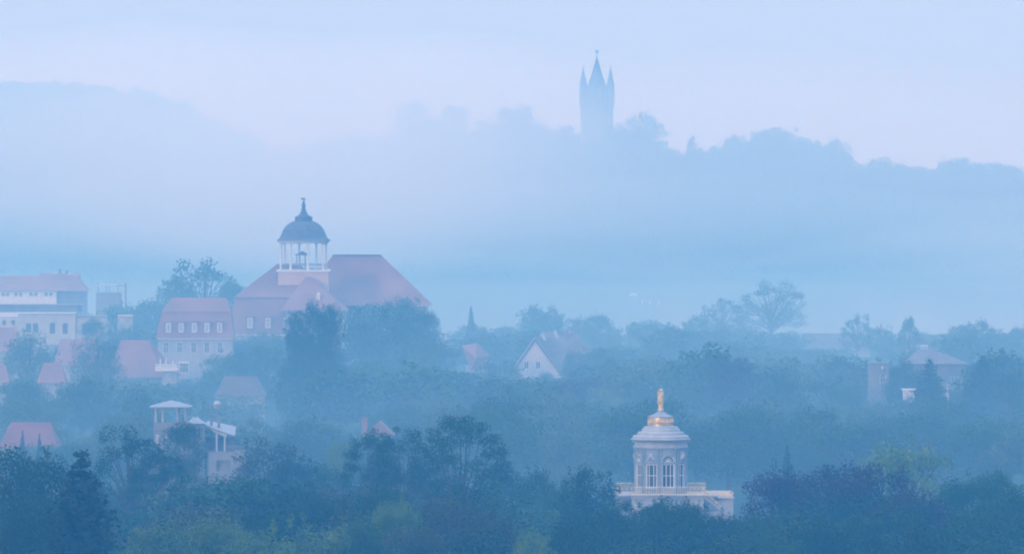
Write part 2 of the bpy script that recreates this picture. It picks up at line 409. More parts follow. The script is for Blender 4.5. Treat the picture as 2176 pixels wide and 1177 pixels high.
# plinth of the cupola
cx, cy = X(646), -4.0
ph = X(699) - X(646)
s.part('cupola_plinth', MB().box(cx - ph, cx + ph, cy - ph, cy + ph, Z(640), Z(576)), PINK)
s.part('cupola_deck', MB().box(cx - ph - .4, cx + ph + .4, cy - ph - .4, cy + ph + .4, Z(576), Z(572)), FRAME)
rc = ph - .5
n = 8
for i in range(n):
    a = 2 * pi * (i + .28) / n
    s.part('column', MB().lathe([(.42, Z(572)), (.42, Z(570)), (.30, Z(569)), (.24, Z(520)), (.42, Z(518)), (.42, Z(515))], 12, cx + rc * cos(a), cy + rc * sin(a)), FRAME)
bl = MB()
for i in range(48):
    a = 2 * pi * i / 48; bl.lathe([(.05, Z(572)), (.05, Z(560))], 5, cx + rc * cos(a), cy + rc * sin(a))
for zz in (Z(561), Z(571)):
    bl.tube([(cx + rc * cos(2 * pi * i / 48), cy + rc * sin(2 * pi * i / 48), zz) for i in range(49)], [.14] * 49, 5)
s.part('balustrade', bl, ZINC)
s.part('dome_rim', MB().lathe([(rc - .5, Z(516)), (rc + .5, Z(515)), (rc + .9, Z(511)), (rc + .3, Z(509.5)), (rc - .2, Z(509))], 48, cx, cy), FRAME)
sc = s.s
dome = [(rc + 1.0, Z(510.5)), (55 * sc, Z(508)), (50 * sc, Z(504)), (47 * sc, Z(497)), (43 * sc, Z(487)), (36 * sc, Z(478)), (27 * sc, Z(472)), (18.5 * sc, Z(469)),
        (18.5 * sc, Z(460)), (15 * sc, Z(459.5)), (10 * sc, Z(456)), (6 * sc, Z(450)), (4 * sc, Z(443)), (3.6 * sc, Z(438)), (5.2 * sc, Z(436)), (4.0 * sc, Z(434)), (.8 * sc, Z(433))]
dm = s.part('dome', MB().lathe(dome, 48, cx, cy), SLATE)
sp = MB().tube([(cx, cy, Z(434)), (cx, cy, Z(420))], [.12, .05], 6).ball((cx, cy, Z(430)), .35)
sp.box(cx - 4.6 * sc, cx - 1.2 * sc, cy - .05, cy + .05, Z(425), Z(420)).box(cx + 1 * sc, cx + 4.2 * sc, cy - .05, cy + .05, Z(425), Z(421)).box(cx - 3 * sc, cx + 3 * sc, cy - .04, cy + .04, Z(423.4), Z(422.6))
sp.build('weathervane', SLATE, dm)
ln = MB().lathe([(17 * sc, Z(542)), (16 * sc, Z(541)), (6 * sc, Z(536)), (.2, Z(533.5))], 8, cx - .3, cy + 1)
for i in range(6):
    a = 2 * pi * i / 6; ln.lathe([(.14, Z(573)), (.14, Z(541))], 6, cx - .3 + 12 * sc * cos(a), cy + 1 + 12 * sc * sin(a))
s.part('bell_stand', ln, ZINC)

# --- mansard house next to it --------------------------------------------------
s = Site('mansard_house', 'plaster house with red mansard roof and a row of five dormer windows', 'house', 415, 2000)
X, Z = s.X, s.Z
hw = [(X(a), X(a + 11), Z(750), Z(727)) for a in (347, 376, 406, 434, 462)]
arch = (X(382), X(400), Z(792), Z(771))
body(s, X(336), X(492), -1, Z(717), 0, 14, hw + [arch], RENDER)
for h in hw: s.window(*h, 0, fm=FRAME)
s.window(*arch, 0, bars=2, cross=1)
s.part('fan_arch', MB().lathe([(9 * s.s, -.1), (9 * s.s, .05)], 24).build if False else MB().box(arch[0] - .3, arch[1] + .3, -.12, -.003, arch[3] + .02, arch[3] + .35), FRAME)
s.part('mansard', MB().frustum((X(331), X(497), -.9, 14.9, Z(718)), (X(343), X(489), 1.6, 12.4, Z(662))), TILE)
s.part('roof', MB().frustum((X(342), X(490), 1.4, 12.6, Z(663)), (X(362), X(478), 6.2, 8.0, Z(634))), TILE)
s.part('skylight', MB().box(X(412), X(421), 3.9, 4.4, Z(662), Z(660.4)), ZINC)
s.part('cornice', MB().box(X(334), X(494), -.6, 14.4, Z(721), Z(718)), FRAME)
s.part('chimney', MB().box(X(455), X(460), 6, 7.2, Z(650), Z(640)), RENDER); s.part('chimney', MB().box(X(469), X(475), 6, 7.2, Z(650), Z(637)), RENDER)
for a in (351, 378, 406, 433, 460):
    x0, x1, yf = X(a), X(a + 14), -.55
    s.part('dormer', MB().wall(x0, x1, Z(708), Z(684), [(x0 + .2, x1 - .2, Z(706), Z(686))], yf, .2).box(x0, x0 + .18, yf + .2, 2.5, Z(708), Z(684)).box(x1 - .18, x1, yf + .2, 2.5, Z(708), Z(684)).box(x0 - .15, x1 + .15, yf - .15, 2.5, Z(684), Z(682.6)), TILE)
    s.window(x0 + .2, x1 - .2, Z(706), Z(686), yf, bars=2, cross=0, ft=.19, rec=.1)

# --- long flat roofed building at far left -----------------------------------------
s = Site('long_red_roofed_building', 'long building with reddish roof and white attic window strip, above the cream block', 'building', 70, 2400)
X, Z = s.X, s.Z
aw = [(X(a), X(a + 8), Z(630), Z(621)) for a in (-30, 3, 12, 30, 40, 62, 72, 94, 104)]
body(s, X(-60), X(120), -1, Z(618), 0, 16, aw, FRAME)
for h in aw: s.window(*h, 0, cross=0)
s.part('roof', MB().frustum((X(-64), X(186), -1, 17, Z(618)), (X(-60), X(160), 5, 12, Z(587))).frustum((X(80), X(170), 4, 13, Z(590)), (X(84), X(160), 5.5, 12, Z(583))), TILE)
body(s, X(120.3), X(180), -1, Z(618.2), 1.2, 16, [], DARKROOF, 'side_wing')
for a in (122, 137): s.part('chimney', MB().box(X(a), X(a + 6), 7, 8, Z(590), Z(573 + (a > 130) * 2)), BRICK)
s.part('skylight', MB().box(X(112), X(118), 5, 6, Z(583), Z(580)), FRAME)
s.part('skylight', MB().frustum((X(141), X(151), 5, 7, Z(588)), (X(143), X(148), 5.5, 6.5, Z(582))), FRAME)

s = Site('cream_building', 'cream flat roofed building with tall dark windows and a railed roof terrace', 'building', 110, 2150)
X, Z = s.X, s.Z
hs = [(X(a), X(a + 11), Z(z1), Z(z0)) for a, z0, z1 in ((55, 687, 706), (70, 687, 706), (106, 686, 709), (133, 687, 709), (174, 688, 712))]
body(s, X(38), X(160), -1, Z(666), 0, 14, hs[:4], CREAM)
for h in hs[:4]: s.window(*h, 0, bars=1, cross=1, ft=.09, fm=GLASS)
body(s, X(160.3), X(224), -1, Z(674), .8, 13, [hs[4]], CREAM, 'side_wing')
s.window(*hs[4], .8, fm=GLASS, ft=.09)
body(s, X(-60), X(37.7), -1, Z(676), 1.5, 13, [(X(24), X(31), Z(690), Z(681)), (X(4), X(11), Z(690), Z(681))], CREAM, 'side_wing')
s.part('flat_roof', MB().box(X(36), X(162), -.5, 14.3, Z(666), Z(664.6)), FRAME)
s.part('flat_roof', MB().box(X(162.2), X(226), .3, 13.2, Z(674), Z(672.4)), DARKROOF)
rl = MB()
for i in range(24): rl.box(X(92 + i * 3), X(92.7 + i * 3), 1, 1.08, Z(664.6), Z(648))
rl.box(X(91), X(164), .95, 1.15, Z(648), Z(646)); s.part('terrace_pergola', rl, ZINC)
s.part('penthouse', MB().box(X(-20), X(170), 6, 13, Z(664.6), Z(650)).box(X(-24), X(176), 5, 13.6, Z(650), Z(648)), DARKROOF)
s = Site('small_white_annex', 'small pinkish white annex wall showing between the trees beside the cream building', 'building', 266, 2120)
X, Z = s.X, s.Z
body(s, X(250), X(280), -1, Z(672), 0, 8, [(X(258), X(263), Z(686), Z(678))], RENDER); s.window(X(258), X(263), Z(686), Z(678), 0)
s.part('flat_roof', MB().box(X(249), X(281), -.3, 8.3, Z(672), Z(670.6)), PINK)
s = Site('roof_pavilion', 'grey block with two flat white awnings on its roof, close to the thin mast', 'building', 230, 2340); X, Z = s.X, s.Z
body(s, X(204), X(256), -1, Z(622), 0, 8, [], GREYWALL)
for a, b in ((206, 227), (229, 252)):
    aw_ = s.part('awning', MB().frustum((X(a), X(b), .2, 5, Z(607)), (X(a + 2), X(b - 2), 1, 4, Z(603.5))), ZINC)
    MB().box(X(a + 2), X(a + 2) + .2, .6, .8, Z(622), Z(607)).box(X(b - 2), X(b - 2) + .2, .6, .8, Z(622), Z(607)).build('frame', DARKROOF, aw_)
s = Site('mast', 'thin dark mast with a long cross arm beside the white roof awnings', 'mast', 267, 2320)
s.part('pole', MB().tube([(0, 0, 0), (0, 0, s.Z(601))], [.35, .22]), DARKROOF)
s.part('cross_arm', MB().box(s.X(245), s.X(269), -.1, .1, s.Z(607.6), s.Z(606)), DARKROOF)

# --- red roofs of the small houses at left ------------------------------------------
def small_house(name, label, pxc, Y, x0, x1, ye, yr, rx0, rx1, depth, roof, wall=RENDER, rz=0, chim=None, win=()):
    s = Site(name, label, 'house', pxc, Y, rz); X, Z = s.X, s.Z
    hs = [(X(a), X(b), Z(d), Z(c)) for a, b, c, d in win]
    body(s, X(x0 + 4), X(x1 - 4), -1, Z(ye), 0, depth, hs, wall)
    for h in hs: s.window(*h, 0)
    s.part('roof', MB().hip(X(x0), X(x1), -.8, depth + .8, Z(ye) - .15, X(rx0), X(rx1), Z(yr)), roof)
    if chim: s.part('chimney', MB().box(X(chim[0]), X(chim[1]), depth * .5 - .5, depth * .5 + .5, Z(yr + 8), Z(chim[2])), RENDER)
    return s
small_house('red_roofed_house', 'house with a plain red roof just below the cream building', 165, 1950, 112, 222, 775, 722, 126, 196, 12, TILE, win=((130, 138, 785, 800),))
small_house('hipped_roof_house', 'house with red hipped roof, one slope paler, beside the white balustraded villa', 290, 1900, 222, 350, 800, 724, 236, 298, 14, TILE, rz=R(-14))
small_house('gabled_red_house', 'small red roof with pale end slope low in trees, below the plain red roof', 108, 1780, 78, 140, 812, 772, 90, 128, 9, TILE)
small_house('half_hidden_red_house', 'red roof half cut by the frame edge, behind the leafy tree below the cream building', -10, 2000, -60, 46, 745, 697, -40, 30, 12, TILE)
small_house('low_red_house', 'dull red roof at the frame edge below the half hidden red house', -2, 1800, -50, 22, 815, 776, -30, 8, 10, TILE)
small_house('bright_red_house', 'house with a broad bright red roof behind two small dark spruces', 60, 1520, -4, 124, 950, 899, 18, 104, 12, TILE3)
small_house('hedge_side_house', 'dark reddish roof low among trees behind the leaning white parasol', 505, 1800, 455, 565, 840, 800, 475, 545, 10, TILE2)
small_house('chimney_house', 'low reddish house roof with one thick chimney just over the spreading trees', 800, 1520, 770, 850, 935, 890, 795, 808, 9, TILE2, chim=(770, 782, 885)) if False else None
s = Site('chimney_house', 'low pinkish roof with one thick chimney just above the spreading trees', 'house', 795, 1520); X, Z = s.X, s.Z
body(s, X(764), X(835), -1, Z(925), 0, 9, [], RENDER); s.part('roof', MB().gable(X(776), X(838), -.6, 9.6, Z(925), Z(896), 'y'), TILE)
s.part('chimney', MB().box(X(768), X(780), 3, 4.4, Z(925), Z(888)), TILE)

# white balustraded villa
s = Site('balustraded_villa', 'small white villa with balustrade and pinnacles below the mansard house', 'house', 352, 1880); X, Z = s.X, s.Z
body(s, X(346), X(374), -1, Z(788), 0, 8, [(X(355), X(361), Z(806), Z(794))], RENDER); s.window(X(355), X(361), Z(806), Z(794), 0)
s.part('terrace', MB().box(X(330), X(376), -1.2, 8.4, Z(788), Z(784)), FRAME)
b = MB()
for i in range(13): b.lathe([(.12, Z(784)), (.2, Z(780)), (.09, Z(775))], 6, X(332 + i * 3.5), -1)
b.box(X(330), X(376), -1.2, -.8, Z(775), Z(773)); s.part('balustrade', b, FRAME)
for a, t in ((341, 760), (353, 758), (368, 765)): s.part('pinnacle', MB().lathe([(1.6 * s.s, Z(784)), (1.3 * s.s, Z(770)), (1.9 * s.s, Z(769)), (.05, Z(t))], 8, X(a), -1), FRAME)

# --- Italian style villa with belvedere ----------------------------------------
s = Site('belvedere_tower', 'open white belvedere tower with a shallow pale pyramid roof on slim posts', 'tower', 364, 1350, R(0)); X, Z = s.X, s.Z
s.part('roof', MB().hip(X(319), X(408), -3.4, 3.4, Z(863), X(362), X(366), Z(850)), ZINC)
s.part('eaves', MB().box(X(321), X(406), -3.2, 3.2, Z(865), Z(863)), VILLATRIM)
for a in (331, 346, 378, 395):
    for yy in (-2.6, 2.6): s.part('post', MB().box(X(a - 1.4), X(a + 1.4), yy - .12, yy + .12, Z(905), Z(865)), VILLATRIM)
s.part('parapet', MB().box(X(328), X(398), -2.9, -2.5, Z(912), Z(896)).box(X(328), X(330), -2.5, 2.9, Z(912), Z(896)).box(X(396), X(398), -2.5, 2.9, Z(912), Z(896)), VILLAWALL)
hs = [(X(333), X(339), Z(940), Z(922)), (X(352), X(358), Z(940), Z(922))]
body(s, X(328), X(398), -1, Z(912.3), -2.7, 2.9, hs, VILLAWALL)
for h in hs: s.window(*h, -2.7)
s = Site('stair_loggia', 'white loggia with sloping roof and square pillars beside the open belvedere tower', 'building', 445, 1340); X, Z = s.X, s.Z
s.part('pavilion_roof', MB().hip(X(397), X(438), -3, 0, Z(898), X(411), X(420), Z(886)), ZINC)
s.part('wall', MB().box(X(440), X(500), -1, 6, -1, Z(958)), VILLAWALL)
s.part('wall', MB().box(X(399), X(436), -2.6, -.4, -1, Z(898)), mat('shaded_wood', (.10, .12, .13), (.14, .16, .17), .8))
s.part('beam', MB().add([(X(427), -1.2, Z(904)), (X(482), -1.2, Z(928)), (X(482), -1.2, Z(920)), (X(427), -1.2, Z(906 - 9)), (X(427), -.7, Z(904)), (X(482), -.7, Z(928)), (X(482), -.7, Z(920)), (X(427), -.7, Z(897))],
       [(0, 1, 2, 3), (7, 6, 5, 4), (0, 4, 5, 1), (1, 5, 6, 2), (2, 6, 7, 3), (3, 7, 4, 0)]), VILLATRIM)
s.part('lean_to_roof', MB().add([(X(428), -1.2, Z(906)), (X(500), -1.2, Z(926)), (X(500), 5, Z(910)), (X(440), 5, Z(898)), (X(428), -1.2, Z(904)), (X(500), -1.2, Z(924)), (X(500), 5, Z(908)), (X(440), 5, Z(896))],
       [(0, 3, 2, 1), (4, 5, 6, 7), (0, 1, 5, 4), (1, 2, 6, 5), (2, 3, 7, 6), (3, 0, 4, 7)]), ZINC)
for a, t in ((427.5, 904), (459, 918), (476, 925)): s.part('pillar', MB().box(X(a), X(a + 3.6), -1.15, -.8, Z(957.8), Z(t)), VILLATRIM)
s.part('back_wall', MB().box(X(430), X(498), 3, 3.3, Z(958), Z(930)), DARKROOF)
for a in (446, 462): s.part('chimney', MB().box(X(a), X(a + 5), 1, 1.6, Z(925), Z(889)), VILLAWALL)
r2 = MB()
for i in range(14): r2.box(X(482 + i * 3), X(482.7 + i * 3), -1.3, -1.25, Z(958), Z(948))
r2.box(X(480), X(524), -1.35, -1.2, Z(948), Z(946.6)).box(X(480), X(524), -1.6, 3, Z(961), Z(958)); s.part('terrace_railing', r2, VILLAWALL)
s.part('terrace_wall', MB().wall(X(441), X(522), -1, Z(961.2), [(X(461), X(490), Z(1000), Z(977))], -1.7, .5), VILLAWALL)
s = Site('closed_parasol', 'pale upright parasol standing over the loggia chimneys', 'parasol', 461, 1360); X, Z = s.X, s.Z
s.part('canopy', MB().lathe([(5 * s.s, Z(868)), (9 * s.s, Z(858)), (6 * s.s, Z(854)), (.2, Z(851))], 8), VILLATRIM)
s.part('pole', MB().tube([(0, 0, 0), (0, 0, Z(860))], [.15, .08]), ZINC)

# --- houses in the middle ---------------------------------------------------------
s = Site('pink_roofed_house', 'small house with a steep pinkish roof left of the white gabled house', 'house', 1010, 2050); X, Z = s.X, s.Z
s.part('wall', MB().box(X(990), X(1034), .6, 8, -1, Z(778)), RENDER)
s.part('roof', MB().add([(X(981), 0, Z(734)), (X(1012), -1, Z(729)), (X(1042), 1, Z(756)), (X(1024), -.5, Z(790)), (X(1000), -1.2, Z(786)), (X(983), 9, Z(742)), (X(1014), 9, Z(731)), (X(1040), 9, Z(757)), (X(1012), -3, Z(760))],
       [(0, 1, 8), (1, 2, 8), (2, 3, 8), (3, 4, 8), (4, 0, 8), (0, 5, 6, 1), (1, 6, 7, 2), (5, 7, 6), (2, 7, 3), (0, 4, 5), (4, 3, 7, 5)]), TILE)
s = Site('white_gabled_house', 'white house with a steep pointed gable, two dark paired windows and a long dark roof', 'house', 1150, 1950); X, Z = s.X, s.Z
gx0, gx1, apx = X(1074), X(1203), X(1137)
gw = [(X(1113), X(1124), Z(784), Z(767)), (X(1138), X(1149), Z(784), Z(767))]
zb, za, zs = Z(815), Z(724), Z(766)
def gx(z, side): t = (z - zb) / (za - zb); return gx0 + (apx - gx0) * t if side < 0 else gx1 + (apx - gx1) * t
mb = MB()
def trap(z0, z1, a0, a1, b0, b1, y0=0, y1=.35):
    vs = [(a0, y0, z0), (b0, y0, z0), (b1, y0, z1), (a1, y0, z1), (a0, y1, z0), (b0, y1, z0), (b1, y1, z1), (a1, y1, z1)]
    mb.add(vs, [(0, 1, 2, 3), (7, 6, 5, 4), (0, 4, 5, 1), (1, 5, 6, 2), (2, 6, 7, 3), (3, 7, 4, 0)])
w0, w1 = gw[0][2], gw[0][3]
trap(zb, w0, gx(zb, -1), gx(w0, -1), gx(zb, 1), gx(w0, 1))
trap(w0, w1, gx(w0, -1), gx(w1, -1), gw[0][0], gw[0][0]); trap(w0, w1, gw[0][1], gw[0][1], gw[1][0], gw[1][0]); trap(w0, w1, gw[1][1], gw[1][1], gx(w0, 1), gx(w1, 1))
trap(w1, za - .02, gx(w1, -1), apx, gx(w1, 1), apx + .02)
s.part('gable_wall', mb, mat('white_gable_plaster', (.42, .43, .44), (.50, .51, .52), .4, .9))
body(s, X(1079), X(1198), -1, zb, .6, 16, [], RENDER)
for h in gw: s.window(*h, 0, bars=1, cross=0, ft=.16)
t = MB()
for sgn, ge in ((-1, gx0 - .5), (1, gx1 + .5)):
    t.add([(ge, -.5, zb - .6), (apx, -.5, za + .25), (apx, -.5, za + .7), (ge + sgn * .35, -.5, zb - .4), (ge, 16.5, zb - .6), (apx, 16.5, za + .25), (apx, 16.5, za + .7), (ge + sgn * .35, 16.5, zb - .4)],
          [(0, 1, 2, 3), (7, 6, 5, 4), (0, 4, 5, 1), (1, 5, 6, 2), (2, 6, 7, 3), (3, 7, 4, 0)])
s.part('roof', t, DARKROOF)
s.part('cross_roof', MB().hip(X(1110), X(1290), 4, 18, Z(790), X(1150), X(1225), Z(708)), DARKROOF)
def slopebox(x, z, w_, h_, y): return MB().add([(x, y, z), (x + w_, y, z), (x + w_ - h_ * .5, y + h_ * .55, z + h_), (x - h_ * .5, y + h_ * .55, z + h_)], [(0, 1, 2, 3)])
for a, zz in ((1156, 725), (1182, 719)):
    s.part('skylight', MB().add([(X(a), 5.2, Z(zz)), (X(a + 6), 5.2, Z(zz)), (X(a), 6.6, Z(zz - 15)), (X(a - 7), 6.6, Z(zz - 15)), (X(a), 5.5, Z(zz)), (X(a + 6), 5.5, Z(zz)), (X(a), 6.9, Z(zz - 15)), (X(a - 7), 6.9, Z(zz - 15))],
           [(0, 1, 2, 3), (7, 6, 5, 4), (0, 4, 5, 1), (1, 5, 6, 2), (2, 6, 7, 3), (3, 7, 4, 0)]), ZINC)
s.part('chimney', MB().box(X(1209), X(1214), 10, 11, Z(712), Z(704)), RENDER)
s.part('porch', MB().box(X(1105), X(1120), -3, -.2, -1, Z(826)).box(X(1104), X(1130), -3.3, -.1, Z(826), Z(822)), FRAME)

# far right houses
s = Site('long_grey_roofed_house', 'long low roofed house with a pale end gable beside the tall bare crowned tree', 'house', 1750, 2420); X, Z = s.X, s.Z
body(s, X(1703), X(1850), -1, Z(738), 0, 10, [], RENDER)
s.part('roof', MB().add([(X(1698), -.6, Z(739)), (X(1856), -.6, Z(739)), (X(1850), 5, Z(709)), (X(1706), 5, Z(709)), (X(1698), 10.6, Z(739)), (X(1856), 10.6, Z(739))],
       [(0, 1, 2, 3), (3, 2, 5, 4), (0, 3, 4), (1, 5, 2), (0, 4, 5, 1)]), TILE2)
s.part('verge', MB().add([(X(1696), -.7, Z(740)), (X(1698), -.7, Z(740)), (X(1706), 4.9, Z(708)), (X(1704), 4.9, Z(708)), (X(1696), -.5, Z(740)), (X(1698), -.5, Z(740)), (X(1706), 5.1, Z(708)), (X(1704), 5.1, Z(708))],
       [(0, 1, 2, 3), (7, 6, 5, 4), (0, 4, 5, 1), (1, 5, 6, 2), (2, 6, 7, 3), (3, 7, 4, 0)]), FRAME)
s = Site('pale_gabled_house', 'pale house end with shallow gable among trees, near the thin dark pole', 'house', 1950, 2200); X, Z = s.X, s.Z
body(s, X(1924), X(1972), -1, Z(736), 0, 10, [(X(1950), X(1955), Z(742), Z(737.5)), (X(1962), X(1967), Z(742), Z(737.5))], CREAM)
s.part('roof', MB().gable(X(1918), X(1978), -.6, 10.6, Z(732), Z(708), 'y'), TILE2); s.part('pediment', MB().box(X(1924), X(1972), -.3, 0, Z(736), Z(732)), FRAME)
s = Site('pole', 'thin dark pole standing between the pale gabled house and the round topped trees', 'pole', 1978, 2150)
s.part('shaft', MB().tube([(0, 0, 0), (0, 0, s.Z(711))], [.28, .16]), DARKROOF)
s = Site('grey_villa', 'broad grey plaster villa with low hipped roof and a squat square tower', 'house', 1950, 1750); X, Z = s.X, s.Z
tw = [(X(1868), X(1880), Z(812), Z(794)), (X(1871), X(1876), Z(782), Z(777))]
body(s, X(1845), X(1887), -1, Z(771), -4, 2, tw, GREYWALL, 'tower')
for h in tw: s.window(*h, -4)
s.part('tower_roof', MB().box(X(1843), X(1889), -4.3, 2.3, Z(771), Z(769.5)), GREYWALL)
vw = [(X(a), X(a + 4), Z(825), Z(800)) for a in (2018, 2026, 2034, 2042)]
body(s, X(1930), X(2052), -1, Z(773), 0, 12, vw, GREYWALL)
for h in vw: s.window(*h, 0, ft=.06)
s.part('roof', MB().hip(X(1920), X(2060), -1, 13, Z(773), X(1955), X(1985), Z(744)), DARKROOF)
s.part('eaves', MB().box(X(1922), X(2058), -.8, 12.8, Z(775), Z(773.2)), DARKROOF)
s = Site('garden_pavilion', 'tiny bright white garden pavilion with two dark openings under the grey villa', 'pavilion', 1932, 1700); X, Z = s.X, s.Z
ph_ = [(X(1924), X(1928), Z(838), Z(833)), (X(1934), X(1938), Z(838), Z(833))]
body(s, X(1920), X(1944), -1, Z(829), 0, 3, ph_, FRAME); s.part('roof', MB().box(X(1917), X(1947), -.3, 3.3, Z(829), Z(826.5)), FRAME)
s = Site('white_post', 'single white post below the grey villa wall beside its dark spruce', 'post', 2013, 1690)
s.part('shaft', MB().box(-.16, .16, -.16, .16, 0, s.Z(814)), VILLATRIM); s.part('foot', MB().box(-.32, .32, -.32, .32, 0, s.Z(834)), VILLATRIM)

# --- marble palace lantern --------------------------------------------------------
s = Site('marble_palace', 'white marble palace with a round windowed belvedere, stepped roof and gilded frieze', 'palace', 1404, 1255); X, Z = s.X, s.Z; u = s.s
def ring(name, prof, m, n=64, parent=None): return s.part(name, MB().lathe([(r * u, Z(y)) for r, y in prof], n, 0, 0), m, parent)
RW = 54.5
NB = 9; angs = [-90 + (17 + 40 * (i - 4)) for i in range(NB)]
# drum wall as segments with real window openings
def drum():
    mb = MB(); n = 180
    zt, zbm = Z(945), Z(1048)
    for i in range(n):
        a0, a1 = 360 * i / n, 360 * (i + 1) / n; am = (a0 + a1) / 2
        j = min(range(NB), key=lambda q: abs((am - angs[q] + 180) % 360 - 180)); dlt = ((am - angs[j] + 180) % 360 - 180)
        archw = j % 2 == 0
        segs = [(zbm, zt)]
        hw = 14.2 if archw else 12.4
        if abs(dlt) < hw:
            if archw:
                q = dlt / hw; rise = math.sqrt(max(0, 1 - q * q)) * 13.5
                segs = [(zbm, Z(1034)), (Z(984.5), Z(979)), (Z(978 - rise) if rise > .3 else Z(979), zt)]
            else: segs = [(zbm, Z(1034)), (Z(984), zt)]
        for z0, z1 in segs:
            vs = [(r * u * cos(R(a)), r * u * sin(R(a)), z) for z in (z0, z1) for r in (RW, RW - 5) for a in (a0, a1)]
            mb.add(vs, [(0, 1, 5, 4), (3, 2, 6, 7), (4, 5, 7, 6), (1, 0, 2, 3)] + [(0, 4, 6, 2), (5, 1, 3, 7)])
    return mb
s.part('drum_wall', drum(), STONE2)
inner = s.part('drum_core', MB().lathe([((RW - 14) * u, Z(1046)), ((RW - 14) * u, Z(950))], 24), mat('dim_interior', (.10, .11, .12), (.14, .15, .16), .3))
for j, a in enumerate(angs):
    arc = j % 2 == 0; hw = 14.2 if arc else 12.4; aR = R(a)
    def pt(dd, r, py): return (r * u * cos(aR + R(dd)), r * u * sin(aR + R(dd)), Z(py))
    f = MB()
    def bar(d0, d1, p0, p1, wd=.09):
        m = max(2, int(abs(d1 - d0) / 3) + 1)
        f.tube([pt(d0 + (d1 - d0) * i / (m - 1), RW - 2.2, p0 + (p1 - p0) * i / (m - 1)) for i in range(m)], [wd] * m, 4)
    for k in (-1, -.36, .36, 1) if arc else (-1, -.45, .45, 1): bar(k * hw, k * hw, 984.5, 1034, .12 if abs(k) == 1 else .075)
    for py in (985, 1008, 1033): bar(-hw, hw, py, py, .07)
    if arc:
        for t_ in range(0, 181, 30): bar(0, cos(R(t_)) * hw * .95, 978.6, 978.6 - sin(R(t_)) * 13, .05)
        pts = [pt(cos(R(t_)) * hw * .98, RW - 1.6, 978.8 - sin(R(t_)) * 13.3) for t_ in range(0, 181, 12)]; f.tube(pts, [.09] * len(pts), 4)
        pts = [pt(cos(R(t_)) * hw * .45, RW - 1.9, 978.8 - sin(R(t_)) * 6) for t_ in range(0, 181, 15)]; f.tube(pts, [.04] * len(pts), 4)
    fo = s.part('window', f, FRAME)
    g_ = MB()
    for q in range(6):
        d0, d1 = -hw + 2 * hw * q / 6, -hw + 2 * hw * (q + 1) / 6
        g_.add([pt(d0, RW - 3, 1034), pt(d1, RW - 3, 1034), pt(d1, RW - 3, 964 if arc else 984), pt(d0, RW - 3, 964 if arc else 984)], [(0, 1, 2, 3)])
    g_.build('pane', GLASS, fo)
    # surround, sill panel, relief above the square windows
    m_ = MB()
    for k in (-1, 1):
        p0, p1 = pt(k * (hw + 1.6), RW + .6, 1046), pt(k * (hw + 1.6), RW + .6, 982); m_.tube([p0, p1], [.10, .10], 4)
    m_.tube([pt(d_, RW + .7, 1034.8) for d_ in np.linspace(-hw - 2, hw + 2, 8)], [.16] * 8, 4)
    if arc:
        m_.tube([pt(cos(R(t_)) * (hw + 2.2), RW + .5, 979 - sin(R(t_)) * 16.5) for t_ in range(0, 181, 12)], [.12] * 16, 4)
    s.part('window_surround', m_, STONE)
    if arc:
        pl = MB()
        for q in range(5):
            d0, d1 = -hw + 2 * hw * q / 5, -hw + 2 * hw * (q + 1) / 5
            pl.add([pt(d0, RW + .5, 1047), pt(d1, RW + .5, 1047), pt(d1, RW + .5, 1036), pt(d0, RW + .5, 1036)], [(0, 1, 2, 3)])
        s.part('sill_panel', pl, STONE)
    else:
        rr = MB().tube([pt(d_, RW + .4, p_) for d_, p_ in ((-9, 979), (9, 979), (9, 957), (-9, 957), (-9, 979))], [.07] * 5, 4)
        c_ = pt(0, RW + .3, 968); rr.ball(c_, .42, 6, .7).ball(pt(-4, RW + .3, 972), .28, 5).ball(pt(4, RW + .3, 972), .28, 5).ball(pt(2, RW + .3, 963), .25, 5).ball(pt(-3, RW + .3, 963), .22, 5)
        s.part('relief_panel', rr, STONE)
for j in range(NB):
    for off in (-3.2, 3.2):
        a = R(angs[j] + 20 + off)
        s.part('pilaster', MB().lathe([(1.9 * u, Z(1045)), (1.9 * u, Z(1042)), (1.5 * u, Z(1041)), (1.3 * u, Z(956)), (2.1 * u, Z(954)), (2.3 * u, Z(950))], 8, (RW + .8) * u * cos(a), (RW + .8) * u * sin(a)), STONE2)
ring('entablature', [(RW + 1, 951), (RW + 3.4, 950), (RW + 3.4, 946), (RW + 1.6, 945.5), (RW + 1.6, 938), (RW + 2.6, 937), (RW - 2, 936)], STONE)
dn = MB()
for i in range(96):
    a = 2 * pi * i / 96; r_ = (RW + 3.6) * u; dn.box(-1, 1, -1, 1, 0, 0) if False else None
    c, sn = cos(a), sin(a)
    vs = [((r_ + dr) * c - dt * sn, (r_ + dr) * sn + dt * c, z) for z in (Z(938), Z(935.3)) for dr, dt in ((-.2, -.055), (.22, -.055), (.22, .055), (-.2, .055))]
    dn.add(vs, [(0, 1, 2, 3), (7, 6, 5, 4), (0, 4, 5, 1), (1, 5, 6, 2), (2, 6, 7, 3), (3, 7, 4, 0)])
s.part('dentils', dn, STONE)
ring('stepped_roof', [(RW - 3, 936.2), (RW + 5, 935), (62, 934.5), (64, 933), (64, 931.5), (59.5, 931), (59.5, 926), (58.5, 925), (57, 924.5), (50, 923.5), (49.5, 918), (48, 917), (41, 916), (40.5, 911), (39, 910), (36.5, 909.5), (36, 906), (34, 905.3), (28, 905), (28, 903.5), (20, 903.3)], STONE, 96)
ring('frieze_core', [(25.4, 904.2), (25.4, 886.3)], GOLD, 48)
fg = MB(); rf = random.Random(3)
